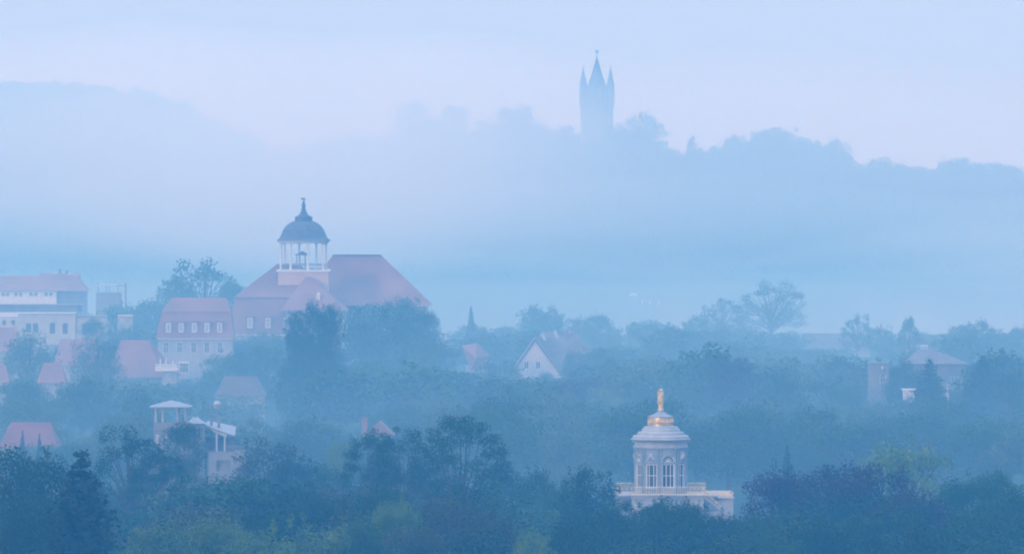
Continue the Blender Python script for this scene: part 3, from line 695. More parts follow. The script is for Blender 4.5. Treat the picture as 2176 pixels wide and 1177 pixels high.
for i in range(34):
    a = 2 * pi * i / 34 + rf.uniform(-.05, .05); r_ = 25.9 * u; hgt = rf.uniform(.55, .95)
    zc = Z(896 + rf.uniform(-1, 1)); lean = rf.uniform(-.09, .09)
    fg.tube([(r_ * cos(a), r_ * sin(a), zc - hgt * .5), (r_ * 1.02 * cos(a + lean), r_ * 1.02 * sin(a + lean), zc), (r_ * cos(a + lean * .3), r_ * sin(a + lean * .3), zc + hgt * .4)], [.12, .16, .09], 5)
    fg.ball((r_ * 1.01 * cos(a), r_ * 1.01 * sin(a), zc + hgt * .5), .11, 4)
s.part('gilded_frieze', fg, GOLD)
ring('cap_roof', [(26, 886.5), (28, 886), (28, 884.6), (25, 883.6), (18, 881), (12, 878), (8, 875.5), (7, 873.5), (7, 872), (5, 871.8)], ZINC, 48)
# gilded group of figures on top: three putti carrying a basket, with a pedestal
st = MB().lathe([(6.4 * u, Z(872)), (6.4 * u, Z(868)), (5.2 * u, Z(867)), (5.6 * u, Z(863)), (4.6 * u, Z(861)), (6 * u, Z(860)), (5.6 * u, Z(859))], 16)
s.part('pedestal', st, GOLD)
me = bpy.data.meshes.new('statue'); vs = []; es = []; rad = []
def chain(pts, rads, root=None):
    prev = root
    for p, r in zip(pts, rads):
        vs.append(tuple(p)); rad.append(r)
        if prev is not None: es.append((prev, len(vs) - 1))
        prev = len(vs) - 1
    return prev
for q in range(3):
    a = R(-90 + 120 * q + 15); ox, oy = cos(a), sin(a); tx, ty = -sin(a), cos(a)
    def W_(o, t, py): return (o * 1.35 * u * ox + t * 1.35 * u * tx, o * 1.35 * u * oy + t * 1.35 * u * ty, Z(py))
    pv = chain([W_(2.6, 0, 847.5)], [.17])
    chain([W_(2.9, .2, 843), W_(2.8, .1, 839.5), W_(2.6, 0, 837.6), W_(2.7, 0, 835.4), W_(2.6, 0, 833.4)], [.16, .20, .07, .13, .10], pv)
    chest = pv + 2
    chain([W_(4.2, 2.0, 838), W_(4.0, 2.6, 834), W_(2.0, 1.6, 830.6)], [.07, .055, .05], chest)
    chain([W_(3.4, -2.4, 840.5), W_(4.4, -2.6, 843.5), W_(4.8, -1, 845)], [.07, .055, .05], chest)
    chain([W_(3.4, 1.4, 850), W_(4.4, 1.5, 853.5), W_(3.4, 1.7, 858.5), W_(4.4, 1.8, 859)], [.13, .09, .06, .05], pv)
    chain([W_(2.4, -1.2, 851), W_(3.2, -1.6, 854.5), W_(3.4, -1.6, 858.8), W_(4.3, -1.6, 859)], [.13, .09, .06, .05], pv)
me.from_pydata(vs, es, []); fg_ = bpy.data.objects.new('statue', me); COL.objects.link(fg_); fg_.parent = s.e; me.materials.append(GOLD)
sm = fg_.modifiers.new('skin', 'SKIN')
for i, r in enumerate(rad): me.skin_vertices[0].data[i].radius = (r * 1.35, r * 1.35)
step = len(vs) // 3
for q in range(3): me.skin_vertices[0].data[q * step].use_root = True
ss = fg_.modifiers.new('sub', 'SUBSURF'); ss.levels = 1; ss.render_levels = 1
s.part('basket', MB().lathe([(1.5 * u, Z(833)), (3.2 * u, Z(831)), (5.6 * u, Z(829)), (5.2 * u, Z(828.2)), (1.0 * u, Z(827))], 12).ball((0, 0, Z(828)), 1.9 * u, 6).ball((3.4 * u, 0, Z(828.6)), 1.6 * u, 5).ball((-3.2 * u, .4 * u, Z(828.8)), 1.4 * u, 5), GOLD)
s.part('support', MB().tube([(0, 0, Z(860)), (.1, 0, Z(846)), (0, 0, Z(832))], [.16, .2, .12], 8), GOLD)
# roof platform and body of the palace
pl = MB().box(X(1341), X(1496), -5.6, 5.6, Z(1056), Z(1050)).box(X(1338), X(1499), -5.9, 5.9, Z(1050), Z(1047.6))
s.part('roof_platform', pl, STONE)
s.part('attic_wall', MB().wall(X(1343), X(1494), Z(1125), Z(1056), [(X(1378), X(1388), Z(1100), Z(1070)), (X(1440), X(1450), Z(1100), Z(1070))], -5.4, .5).box(X(1343), X(1350), -4.9, 5.4, Z(1125), Z(1056)).box(X(1487), X(1494), -4.9, 5.4, Z(1125), Z(1056)), STONE)
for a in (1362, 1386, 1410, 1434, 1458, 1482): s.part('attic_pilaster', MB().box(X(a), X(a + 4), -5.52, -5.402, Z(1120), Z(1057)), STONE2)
bb = MB().box(X(1308), X(1556), 2, 16, Z(1058), Z(1054)).box(X(1311), X(1553), 2.4, 15.6, -1, Z(1058)); s.part('main_block', bb, STONE)
s.part('corner_block', MB().box(X(1527), X(1558), -1.5, 1.98, -1, Z(1058)).box(X(1525), X(1560), -1.8, 1.99, Z(1058), Z(1055.4)), STONE)
s.part('roof_slope', MB().add([(X(1496), -3, Z(1056)), (X(1527), -3, Z(1080)), (X(1527), 1.9, Z(1080)), (X(1496), 1.9, Z(1056)), (X(1496), -3, Z(1082)), (X(1527), -3, Z(1084)), (X(1527), 1.9, Z(1084)), (X(1496), 1.9, Z(1082))],
       [(0, 1, 2, 3), (7, 6, 5, 4), (0, 4, 5, 1), (1, 5, 6, 2), (2, 6, 7, 3), (3, 7, 4, 0)]), ZINC)
s.part('palace_wall', MB().wall(X(1490), X(1556), -1, Z(1084.3), [(X(1506), X(1516), Z(1135), Z(1100)), (X(1536), X(1546), Z(1135), Z(1100))], -3.2, .5).box(X(1320), X(1489), -6.4, -5.9, -1, Z(1110)).box(X(1320), X(1556), -2.6, 2.3, -1, Z(1124.8)), STONE)
def railing(p0, p1, y0, h=19, n=18, w_=.06):
    r_ = MB(); (xa, za_), (xb, zb_) = p0, p1
    for i in range(n + 1):
        t_ = i / n; x_ = X(xa + (xb - xa) * t_); z_ = Z(za_ + (zb_ - za_) * t_)
        r_.box(x_ - .035, x_ + .035, y0 - .03, y0 + .03, z_, z_ + h * u)
        if i % 3 == 1 and w_ > .05: r_.ball((x_ + .12, y0, z_ + h * u * .55), .17, 5)
    r_.tube([(X(xa), y0, Z(za_) + h * u), (X(xb), y0, Z(zb_) + h * u)], [w_, w_], 5)
    r_.tube([(X(xa), y0, Z(za_) + .1), (X(xb), y0, Z(zb_) + .1)], [.05, .05], 5)
    s.part('gilded_railing', r_, GOLD)
railing((1309, 1054), (1346, 1054), 2.1, 27, 12); railing((1342, 1047.6), (1495, 1047.6), -5.5, 17, 30, .03)
railing((1462, 1054), (1500, 1054), 2.1, 27, 12); railing((1500, 1054), (1556, 1054), 2.1, 10, 16); railing((1497, 1054), (1528, 1080), -2.8, 11, 10); railing((1528, 1055.4), (1556, 1055.4), -1.6, 7, 8)
MARBLE = s

# --- hill tower -------------------------------------------------------------------
TY = 4080
s = Site('hilltop_tower', 'tall stone tower with a pointed roof and pointed corner turrets on the misty hill', 'tower', 1268.5, TY); X, Z = s.X, s.Z; u = s.s
s.part('shaft', MB().lathe([(34.5 * u, -14), (34.5 * u, Z(232)), (35.5 * u, Z(228)), (37.5 * u, Z(222)), (33 * u, Z(220))], 40), BRICK)
up = MB().lathe([(33.5 * u, Z(222)), (36.4 * u, Z(221)), (36.4 * u, Z(186)), (34 * u, Z(185.6)), (34 * u, Z(188)), (20 * u, Z(188))], 40)
s.part('battlement_storey', up, BRICK)
cr = MB()
for i in range(20):
    a = 2 * pi * i / 20; c, sn = cos(a), sin(a)
    cr.add([((35.2 * u + dr) * c - dt * sn, (35.2 * u + dr) * sn + dt * c, z) for z in (Z(186), Z(182)) for dr, dt in ((-.3, -.7), (.3, -.7), (.3, .7), (-.3, .7))],
           [(0, 1, 2, 3), (7, 6, 5, 4), (0, 4, 5, 1), (1, 5, 6, 2), (2, 6, 7, 3), (3, 7, 4, 0)])
s.part('merlons', cr, BRICK)
for i in range(10):
    a = 2 * pi * i / 10; 
    s.part('arrow_slit', MB().box(-.25 + 36.5 * u * cos(a), .25 + 36.5 * u * cos(a), 36.5 * u * sin(a) - .3, 36.5 * u * sin(a) + .3, Z(208), Z(196)), SLATE)
cn = s.part('central_roof', MB().lathe([(21.5 * u, Z(190)), (21.5 * u, Z(183)), (20 * u, Z(181)), (10.5 * u, Z(153)), (1.2 * u, Z(124)), (.5 * u, Z(119))], 8, phase=pi / 8), SLATE)
MB().tube([(0, 0, Z(121)), (0, 0, Z(112))], [.6 * u, .4 * u], 6).ball((0, 0, Z(115)), .8 * u, 6).box(-2.6 * u, 2.6 * u, -.15, .15, Z(113), Z(110)).box(-2.9 * u, -1.6 * u, -.14, .14, Z(110), Z(107)).box(1.6 * u, 2.9 * u, -.14, .14, Z(110), Z(107)).ball((0, 0, Z(109)), 1.0 * u, 6).build('eagle_finial', SLATE, cn)
for i in range(4):
    a = R(45 + 90 * i) + R(0); r_ = 41.0 * u; tx, ty = r_ * cos(a), r_ * sin(a)
    s.part('corner_turret', MB().lathe([(2 * u, Z(232)), (7.6 * u, Z(222)), (7.6 * u, Z(184))], 12, tx, ty), BRICK)
    tr_ = s.part('turret_roof', MB().lathe([(8.4 * u, Z(185)), (8.2 * u, Z(182)), (4.2 * u, Z(164)), (.6 * u, Z(147)), (.3 * u, Z(142))], 12, tx, ty), SLATE)
    MB().ball((tx, ty, Z(141.5)), 1.2 * u, 6).build('ball_finial', SLATE, tr_)

# moored boat and mooring posts on the lake
x = px2x(1346, 3400); e = empty('boat', (x, 3400, 0), 0, 'long low pale boat moored on the misty lake', 'boat'); Lm = 1.5
MB().add([(-Lm, 0, .1), (-Lm * .6, -.5, -.2), (Lm * .7, -.5, -.2), (Lm, 0, .1), (Lm * .7, .5, -.2), (-Lm * .6, .5, -.2), (-Lm * 1.05, 0, .5), (-Lm * .6, -.6, .4), (Lm * .75, -.6, .4), (Lm * 1.1, 0, .55), (Lm * .75, .6, .4), (-Lm * .6, .6, .4)],
         [(0, 1, 7, 6), (1, 2, 8, 7), (2, 3, 9, 8), (3, 4, 10, 9), (4, 5, 11, 10), (5, 0, 6, 11), (6, 7, 8, 9, 10, 11), (5, 4, 3, 2, 1, 0)]).build('hull', FRAME, e)
MB().box(-.7, .5, -.4, .4, .4, .75).build('cabin', FRAME, e)
for px, py, l in ((1365, 640, 'pale mooring post nearest the boat'), (1380, 641, 'pale mooring post in the middle of the three'), (1401, 640, 'pale mooring post farthest from the boat')):
    e = empty('mooring_post', (px2x(px, 3250), 3250, 0), 0, l, 'post', 'mooring posts in the lake')
    MB().lathe([(.22, -1.4), (.20, 1.1), (.12, 1.3)], 8).build('shaft', FRAME, e)

# ------------------------------------------------------------------ trees the photograph shows one by one
G1, G2, G3, G4 = 'trees in the near dark belt', 'trees around the villas', 'trees along the lake shore', 'trees on the hill crest'
T = tree
# near belt
T('dense', 'dark', 25, 948, 190, 985, 'darkest tree, cut by the frame edge below the bright red roof', G1)
T('broad', 'dark', 118, 968, 150, 1000, 'dark tree between the frame-edge tree and the big ragged spruce', G1)
T('conifer', 'spruce', 172, 972, 330, 905, 'big ragged dark spruce with long drooping boughs', G1)
T('dense', 'dark', 45, 1050, 180, 900, 'very dark low tree in front of the darkest frame-edge tree', G1)
T('open', 'dark', 278, 902, 185, 1205, 'open crowned tree with see-through branches in front of the belvedere tower', G1)
T('airy', 'dark', 340, 958, 120, 1185, 'thin branched tree whose arms cross the foot of the belvedere tower', G1)
T('broad', 'mid', 262, 1000, 170, 1220, 'hazy green tree between the ragged spruce and open crowned tree', G1)
T('broad', 'olive', 408, 985, 110, 1250, 'small bushy tree below the loggia', G1)
T('broad', 'mid', 470, 1010, 130, 1230, 'rounded tree just under the terrace wall of the loggia', G1)
T('broad', 'olive', 572, 930, 150, 1240, 'brownish green peaked tree beside the loggia', G1)
T('dense', 'dark', 622, 968, 120, 1230, 'rounded shoulder tree behind the brownish peaked tree', G1)
T('broad', 'light', 722, 933, 60, 1290, 'small yellowish green tree at the edge of the spreading trees', G1)
T('broad', 'mid', 690, 985, 150, 1240, 'soft green tree below the small yellowish one', G1)
T('airy', 'dark', 792, 910, 128, 1175, 'smallest of the three flat topped spreading trees', G1)
T('open', 'dark', 862, 905, 145, 1165, 'middle one of the three flat topped spreading trees', G1)
T('airy', 'dark', 980, 882, 200, 1155, 'tallest wide umbrella shaped tree with bare forked trunk', G1, var=1)
T('dense', 'dark', 1052, 975, 130, 1230, 'dark rounded tree tucked against the umbrella shaped tree', G1)
T('broad', 'dark', 900, 985, 170, 1230, 'dark tree under the middle spreading tree', G1)
T('broad', 'dark', 800, 985, 150, 1235, 'dark tree under the smallest spreading tree', G1)
T('dense', 'dark', 1140, 990, 120, 1220, 'bushy dark tree with tufted top under the pale willow', G1)
T('broad', 'dark', 1248, 988, 120, 1105, 'tufted dark tree just before the gilded railing', G1)
T('broad', 'mid', 1195, 1020, 120, 1200, 'tree filling the dip between the two tufted dark trees', G1)
T('dense', 'dark', 540, 1075, 160, 1010, 'dark low tree above the yellow green treetops', G1)
T('dense', 'dark', 655, 1048, 160, 1020, 'dark domed tree in the middle of the belt above the yellow green treetops', G1)
T('broad', 'mid', 812, 1030, 180, 1010, 'large green tree with a paler cap under the middle spreading tree', G1)
T('broad', 'light', 842, 1050, 121, 960, 'pale yellow green treetop before the large green tree', G1)
T('broad', 'light', 455, 1084, 148, 925, 'tallest of the yellow green treetops at the bottom edge', G1)
T('broad', 'light', 350, 1104, 148, 920, 'first yellow green treetop beside the ragged spruce', G1)
T('broad', 'light', 560, 1112, 162, 915, 'yellow green treetop below the dark low tree', G1)
T('broad', 'light', 660, 1096, 202, 920, 'broad yellow green treetop below the dark domed tree', G1)
T('broad', 'mid', 770, 1100, 120, 930, 'mid green treetop right beside the broad yellow green one', G1)
T('broad', 'olive', 880, 1105, 150, 940, 'olive treetop at the bottom below the umbrella shaped tree', G1)
T('dense', 'olive', 1000, 1078, 180, 960, 'broad dull olive tree at the bottom edge in the centre', G1)
T('broad', 'light', 1130, 1122, 110, 915, 'pale soft treetop left of the dark trees fronting the palace', G1)
T('dense', 'dark', 1215, 1105, 130, 960, 'dark bushy tree at the lower corner before the palace', G1)
T('dense', 'dark', 1290, 1070, 130, 1060, 'dark tree covering the lower left corner of the palace', G1)
T('broad', 'dark', 1358, 1066, 110, 1078, 'narrow dark tree covering the middle of the palace wall', G1)
T('dense', 'dark', 1430, 1057, 170, 1060, 'dark dome of leaves directly below the round belvedere', G1)
T('broad', 'dark', 1335, 1098, 150, 1030, 'wide dark tree below the palace, cut by the bottom edge', G1)
T('broad', 'dark', 1535, 1083, 95, 1060, 'dark tree under the palace corner block', G1)
T('broad', 'dark', 1480, 1125, 150, 1000, 'low dark tree beneath the palace roof slope', G1)
T('broad', 'mid', 1605, 1098, 120, 1040, 'green tree between the palace and copper beeches', G1)
T('broad', 'beech', 1650, 985, 160, 1150, 'smaller purple copper beech standing next to the palace', G1)
T('broad', 'beech', 1755, 988, 150, 1140, 'spiky topped copper beech in the middle of the purple mass', G1)
T('dense', 'beech', 1850, 982, 190, 1130, 'largest rounded copper beech beneath the pale oak', G1)
T('broad', 'beech', 1940, 1030, 160, 1120, 'low spreading copper beech sloping down from the largest one', G1)
T('broad', 'light', 1925, 928, 190, 1210, 'tall pale green oak rising behind the copper beeches', G1)
T('conifer', 'mid', 1673, 952, 60, 1310, 'slim spruce tip poking up behind the smaller copper beech', G1)
T('broad', 'mid', 2050, 1003, 130, 1160, 'green tree on the slope right below the pale oak', G1)
T('broad', 'mid', 2120, 1000, 110, 1150, 'bushy green tree next to the frame edge below the grey villa', G1)
T('dense', 'dark', 2175, 1038, 130, 1100, 'dark tree cut by the frame edge beyond the copper beeches', G1)
T('dense', 'mid', 2080, 1075, 190, 1020, 'broad blue green tree low under the two bushy green ones', G1)
T('broad', 'dark', 1745, 1108, 170, 990, 'dark treetop low in front of the copper beeches', G1)
T('broad', 'dark', 1830, 1100, 110, 1000, 'small dark treetop beside the one fronting the copper beeches', G1)
T('dense', 'dark', 1960, 1120, 200, 960, 'very dark wide treetop at the bottom edge under the low copper beech', G1)
T('dense', 'dark', 2110, 1135, 190, 950, 'very dark treetop in the bottom corner below the blue green tree', G1)
T('broad', 'mid', 1650, 1135, 140, 960, 'green treetop at the bottom edge right of the palace', G1)
T('dense', 'dark', 1388, 1064, 100, 1085, 'dark tree between the narrow one and the dome of leaves below the palace', G1)
T('dense', 'dark', 1480, 1070, 100, 1075, 'dark tree right beside the dome of leaves, under the palace roof slope', G1)
T('broad', 'dark', 1312, 1052, 84, 1095, 'small dark tree touching the end of the gilded railing', G1)
T('dense', 'dark', 1402, 1060, 96, 1088, 'dark tree just left of the dome of leaves, against the palace wall', G1)
T('dense', 'dark', 1457, 1061, 96, 1086, 'dark tree just right of the dome of leaves, against the palace wall', G1)
# villa belt
T('broad', 'mid', 1224, 744, 74, 1936, 'hazy tree covering the far half of the long dark roof of the gabled house', G2)
T('dense', 'mid', 1268, 738, 84, 1938, 'hazy rounded tree at the far end of the long dark roof', G2)
T('dense', 'mid', 1934, 841, 60, 1685, 'low round tree right under the white garden pavilion', G2)
T('dense', 'mid', 1868, 848, 70, 1730, 'low tree at the foot of the squat tower', G2)
T('dense', 'dark', 1922, 758, 92, 1735, 'tree filling the gap between the squat tower and the grey villa', G2)
T('dense', 'mid', 2035, 824, 60, 1720, 'small tree under the windows of the grey villa', G2)
T('broad', 'dark', 392, 888, 92, 1290, 'dark rounded tree standing between the belvedere tower and the loggia', G2)
T('conifer', 'spruce', 48, 918, 36, 1440, 'first small spruce before the bright red roof', G2)
T('conifer', 'spruce', 84, 925, 34, 1440, 'second small spruce before the bright red roof', G2)
T('dense', 'dark', 664, 637, 70, 1760, 'tallest poplar of the clump in front of the school', G2, name='poplar_tree', var=1)
T('dense', 'dark', 700, 644, 58, 1754, 'blunt topped poplar leaning against the tallest one of the clump', G2, name='poplar_tree', var=2)
T('dense', 'dark', 628, 658, 46, 1752, 'shortest slim poplar on the school dormer side of the clump', G2, name='poplar_tree', var=0)
T('dense', 'dark', 654, 705, 92, 1746, 'dense poplar filling the middle of the clump below the tallest one', G2, name='poplar_tree', var=3)
T('dense', 'dark', 698, 712, 66, 1744, 'dense poplar filling the outer side of the clump', G2, name='poplar_tree', var=1)
T('broad', 'dark', 625, 765, 80, 1725, 'low leafy tree at the inner foot of the poplar clump', G2)
T('broad', 'dark', 700, 760, 80, 1728, 'low leafy tree at the outer foot of the poplar clump', G2)
T('dense', 'mid', 662, 800, 150, 1700, 'bushy tree swelling at the foot of the poplar clump', G2)
T('dense', 'mid', 790, 640, 130, 1930, 'massive tree directly right of the poplars hiding the school wall', G2)
T('dense', 'mid', 862, 630, 110, 1950, 'massive tree below the sloping end of the school roof', G2)
T('broad', 'mid', 905, 655, 56, 1960, 'slim treetop at the corner of the school roof', G2)
T('dense', 'mid', 915, 715, 110, 1920, 'sloping tree below the corner of the school', G2)
T('dense', 'mid', 830, 760, 180, 1850, 'wide hazy tree below the massive trees beside the school', G2)
T('broad', 'mid', 548, 735, 150, 1880, 'hazy tree beneath the three dormers of the school', G2)
T('broad', 'mid', 508, 712, 84, 2030, 'hazy tree in the nook between mansard house and school', G2)
T('dense', 'mid', 556, 704, 96, 2060, 'hazy tree below the first two school dormers', G2)
T('broad', 'mid', 604, 708, 70, 2050, 'hazy tree below the last school dormer, touching the poplars', G2)
T('broad', 'mid', 480, 745, 96, 1900, 'hazy tree hiding the corner of the mansard house', G2)
T('broad', 'mid', 455, 785, 90, 1850, 'small tree right of the arched window', G2)
T('dense', 'grey', 62, 700, 110, 1860, 'leafy hazy tree in front of the cream building', G2)
T('broad', 'grey', 205, 716, 120, 1830, 'feathery tree between the two red roofs below the cream building', G2)
T('broad', 'mid', 200, 672, 60, 2060, 'tree against the low wing of the cream building', G2)
T('dense', 'mid', 265, 690, 100, 2050, 'dense hazy tree left of the mansard house', G2)
T('broad', 'mid', 40, 800, 130, 1700, 'tree below the leafy one and beside the low red roof', G2)
T('dense', 'mid', 175, 800, 170, 1680, 'wide hazy tree under the feathery one', G2)
T('broad', 'grey', 60, 850, 140, 1560, 'pale hazy tree just above the bright red roof', G2)
T('dense', 'mid', 300, 830, 120, 1600, 'tree behind the open belvedere tower', G2)
T('broad', 'willow' and 'grey', 250, 880, 110, 1450, 'hazy pale tree left of the belvedere tower', G2)
T('broad', 'beech', 1232, 795, 150, 1700, 'dull purple tree below the long dark roof of the white gabled house', G2)
T('broad', 'mid', 1155, 790, 56, 1880, 'small tree covering the foot of the white gable', G2)
T('broad', 'mid', 1065, 765, 100, 1880, 'rounded tree between the pink roofed house and white gable', G2)
T('willow', 'grey', 1208, 915, 135, 1420, 'pale silvery domed willow over the near belt', G2)
T('broad', 'light', 1285, 812, 90, 1680, 'faint lighter green tree right of the dull purple tree', G2)
T('dense', 'beech', 1562, 757, 110, 1700, 'dark rounded copper tree standing alone above the mass behind the statue', G2)
T('dense', 'dark', 1650, 785, 130, 1680, 'dark rounded tree right next to the lone copper tree', G2)
T('broad', 'mid', 1452, 800, 120, 1720, 'hazy tree behind the gilded statue', G2)
T('broad', 'mid', 1765, 800, 150, 1680, 'hazy tree between the dark rounded tree and grey villa', G2)
T('conifer', 'spruce', 1975, 768, 130, 1670, 'dark spruce covering the middle of the grey villa', G2)
T('conifer', 'spruce', 2088, 760, 150, 1680, 'dark spruce at the far end of the grey villa', G2)
T('dense', 'dark', 2150, 790, 110, 1660, 'dark tree at the frame edge beyond the grey villa', G2)
T('broad', 'grey', 1850, 855, 120, 1560, 'pale tree at the foot of the squat square tower', G2)
T('dense', 'mid', 2010, 845, 130, 1560, 'tree beneath the white post and garden pavilion', G2)
# lake shore belt
T('open', 'mid', 432, 548, 160, 2260, 'big loose crowned tree behind the mansard house roof', G3, lod='mid')
T('broad', 'mid', 368, 585, 70, 2250, 'tree leaning out left of the big loose crowned tree', G3, lod='mid')
T('broad', 'mid', 490, 592, 66, 2250, 'treetop between the big loose crowned tree and the school roof', G3, lod='mid')
T('broad', 'mid', 325, 630, 90, 2230, 'tree above the left corner of the mansard roof', G3, lod='mid')
T('broad', 'mid', 255, 640, 100, 2220, 'tree behind the small white annex', G3, lod='mid')
T('conifer', 'spruce', 1001, 652, 30, 2360, 'thin bare spruce tip above the shoreline trees', G3, lod='mid')
T('dense', 'mid', 1000, 688, 90, 2380, 'low tree under the thin spruce tip', G3, lod='mid')
T('broad', 'mid', 1075, 690, 66, 2400, 'low shoreline tree left of the twin rounded trees', G3, lod='mid')
T('dense', 'mid', 1135, 647, 72, 2350, 'first of the twin rounded trees behind the white gable', G3, lod='mid')
T('dense', 'mid', 1172, 648, 64, 2360, 'second of the twin rounded trees behind the long dark roof', G3, lod='mid')
T('broad', 'mid', 1232, 670, 70, 2340, 'shoreline tree right of the twin rounded trees', G3, lod='mid')
T('broad', 'mid', 1270, 663, 60, 2350, 'peaked tree before the notch of lake light', G3, lod='mid')
T('dense', 'mid', 1300, 692, 50, 2340, 'low tree sloping into the notch of lake light', G3, lod='mid')
T('dense', 'mid', 1368, 680, 84, 2330, 'broad tree just past the notch of lake light', G3, lod='mid')
T('dense', 'mid', 1415, 684, 66, 2340, 'low tree joined to the broad one past the notch', G3, lod='mid')
T('dense', 'mid', 1480, 668, 76, 2360, 'rounded tree in front of the rising tree group', G3, lod='mid')
T('open', 'mid', 1535, 634, 96, 2400, 'half height airy tree beside the great bare crowned tree', G3, lod='mid', var=2)
T('open', 'mid', 1640, 595, 150, 2420, 'great bare crowned tree with light through its upper branches', G3, lod='hi', var=3)
T('broad', 'mid', 1560, 690, 90, 2390, 'tree under the half height airy one', G3, lod='mid')
T('open', 'mid', 1822, 666, 68, 2300, 'ragged see-through tree at the end of the long low roof', G3, lod='mid')
T('broad', 'mid', 1870, 690, 80, 2290, 'sloping treetop right of the ragged see-through tree', G3, lod='mid')
T('poplar', 'mid', 1932, 672, 46, 2185, 'wispy pointed tree beside the pale gabled house', G3, lod='mid')
T('dense', 'mid', 2045, 688, 80, 2180, 'rounded treetop just past the thin pole', G3, lod='mid')
T('dense', 'mid', 2086, 677, 90, 2170, 'highest double humped tree near the frame edge above the grey villa', G3, lod='mid')
T('broad', 'mid', 2128, 702, 60, 2180, 'lower treetop sloping from the double humped tree', G3, lod='mid')
T('broad', 'mid', 2168, 690, 50, 2180, 'feathery tree cut by the frame edge at lake level', G3, lod='mid')
T('dense', 'mid', 1592, 700, 92, 2380, 'rounded tree hiding the foot of the great bare crowned tree', G3, lod='mid')
T('dense', 'mid', 1682, 702, 84, 2370, 'rounded tree between the great bare crowned tree and the long low roof', G3, lod='mid')
# hill crest
for k_, c_, px, py, wd, Y, l in (
    ('broad', 'dark', 1078, 226, 46, 4010, 'left hump of the double tree left of the hilltop tower'), ('broad', 'dark', 1112, 221, 44, 4015, 'taller hump of the double tree left of the hilltop tower'),
    ('broad', 'dark', 968, 218, 62, 4060, 'faint tree far left of the hilltop tower'), ('broad', 'dark', 878, 212, 76, 4080, 'faintest tree silhouette, farthest from the tower'),
    ('broad', 'dark', 1032, 250, 60, 4020, 'low crest tree filling the dip left of the double tree'), ('broad', 'dark', 1145, 256, 56, 4010, 'low crest tree joining the double tree to the tower slope'),
    ('broad', 'dark', 925, 246, 70, 4060, 'very faint low tree between the two faintest silhouettes'), ('broad', 'dark', 1310, 262, 60, 4000, 'low crest tree filling the foot of the hilltop tower on its tree side'),
    ('dense', 'dark', 1203, 266, 50, 4000, 'low round tree at the foot of the tower'), ('broad', 'dark', 1368, 236, 90, 4000, 'tall tree right beside the hilltop tower'),
    ('poplar', 'dark', 1472, 288, 30, 3990, 'narrow upright tree standing alone on the crest'), ('broad', 'dark', 1560, 286, 60, 3990, 'tree left of the broad domed crest tree'),
    ('dense', 'dark', 1648, 270, 110, 3980, 'broad domed crest tree, largest on the hill'), ('dense', 'dark', 1775, 293, 74, 3970, 'square shouldered tree on the crest'),
    ('dense', 'dark', 1870, 333, 60, 3960, 'low tree in the dip of the crest'), ('dense', 'dark', 2035, 335, 90, 3950, 'low mound of a tree on the falling crest'), ('broad', 'dark', 2150, 352, 60, 3950, 'last crest tree near the frame edge')):
    T(k_, c_, px, py, wd, Y, l, G4, lod='mid')

# ------------------------------------------------------------------ trees that fill the belts between them
# (x0, x1, lowest row that must stay visible, distance): nothing nearer than that may rise above the row
KEEP = [(486, 640, 712, 2100), (640, 745, 660, 2080), (745, 920, 640, 2090), (330, 430, 800, 2000), (430, 495, 735, 2000), (-60, 190, 640, 2400), (36, 232, 722, 2150), (245, 285, 695, 2120),
        (108, 200, 775, 1950), (222, 350, 800, 1880), (78, 142, 812, 1780), (-60, 46, 745, 2000), (-60, 24, 812, 1800), (0, 122, 940, 1520), (330, 380, 812, 1880), (318, 410, 950, 1340), (396, 512, 1010, 1330), (440, 480, 900, 1360), (455, 565, 835, 1800),
        (764, 840, 920, 1510), (978, 1045, 788, 2050), (1104, 1200, 800, 1940), (1200, 1292, 760, 1950), (1696, 1860, 738, 2420), (1920, 1980, 742, 2200), (1843, 1890, 850, 1745), (1988, 2056, 825, 1745), (1916, 1950, 842, 1690), (2005, 2020, 835, 1685), (1300, 1565, 1100, 1245),
        (1300, 1350, 705, 2300)]
def clear_top(x, y, wd):
    top = -1e9; px = x / (K * y) + 1088; hw = wd / (K * y) / 2 + 3
    for a, b, row, Y in KEEP:
        if y < Y + 6 and px + hw > a and px - hw < b: top = max(top, row + 2)
    return top
SITES = [(px2x(650, 2100), 2107, 25), (px2x(415, 2000), 2007, 11), (px2x(70, 2400), 2408, 24), (px2x(100, 2150), 2157, 20), (px2x(165, 1950), 1956, 9), (px2x(290, 1900), 1907, 9), (px2x(60, 1520), 1526, 8),
         (px2x(364, 1350), 1350, 6), (px2x(455, 1340), 1342, 7), (px2x(1010, 2050), 2054, 6), (px2x(1160, 1950), 1958, 11), (px2x(1775, 2420), 2425, 12), (px2x(1950, 1750), 1756, 12), (0, 0, 1),
         (px2x(1430, 1255), 1262, 13), (px2x(1950, 2200), 2205, 6), (px2x(108, 1780), 1785, 6), (px2x(352, 1880), 1884, 4), (px2x(795, 1520), 1525, 5), (px2x(505, 1800), 1805, 6)]
FILL = ((930, 1190, 'dark blue green tree of the near belt, partly hidden by its neighbours', 'partly hidden trees of the near belt', 62, 'hi', ('dark', 'mid', 'dark', 'olive')),
        (1430, 1640, 'hazy blue green tree in the mass behind the near belt', 'hazy trees behind the near belt', 74, 'hi', ('mid', 'dark', 'grey', 'mid')),
        (1680, 1990, 'pale hazy tree among the villa roofs, half lost in its neighbours', 'hazy trees among the villas', 84, 'mid', ('mid', 'grey', 'mid', 'dark')),
        (2020, 2520, 'palest hazy tree in the belt before the lake', 'hazy trees before the lake', 84, 'mid', ('mid', 'mid', 'grey', 'dark')))
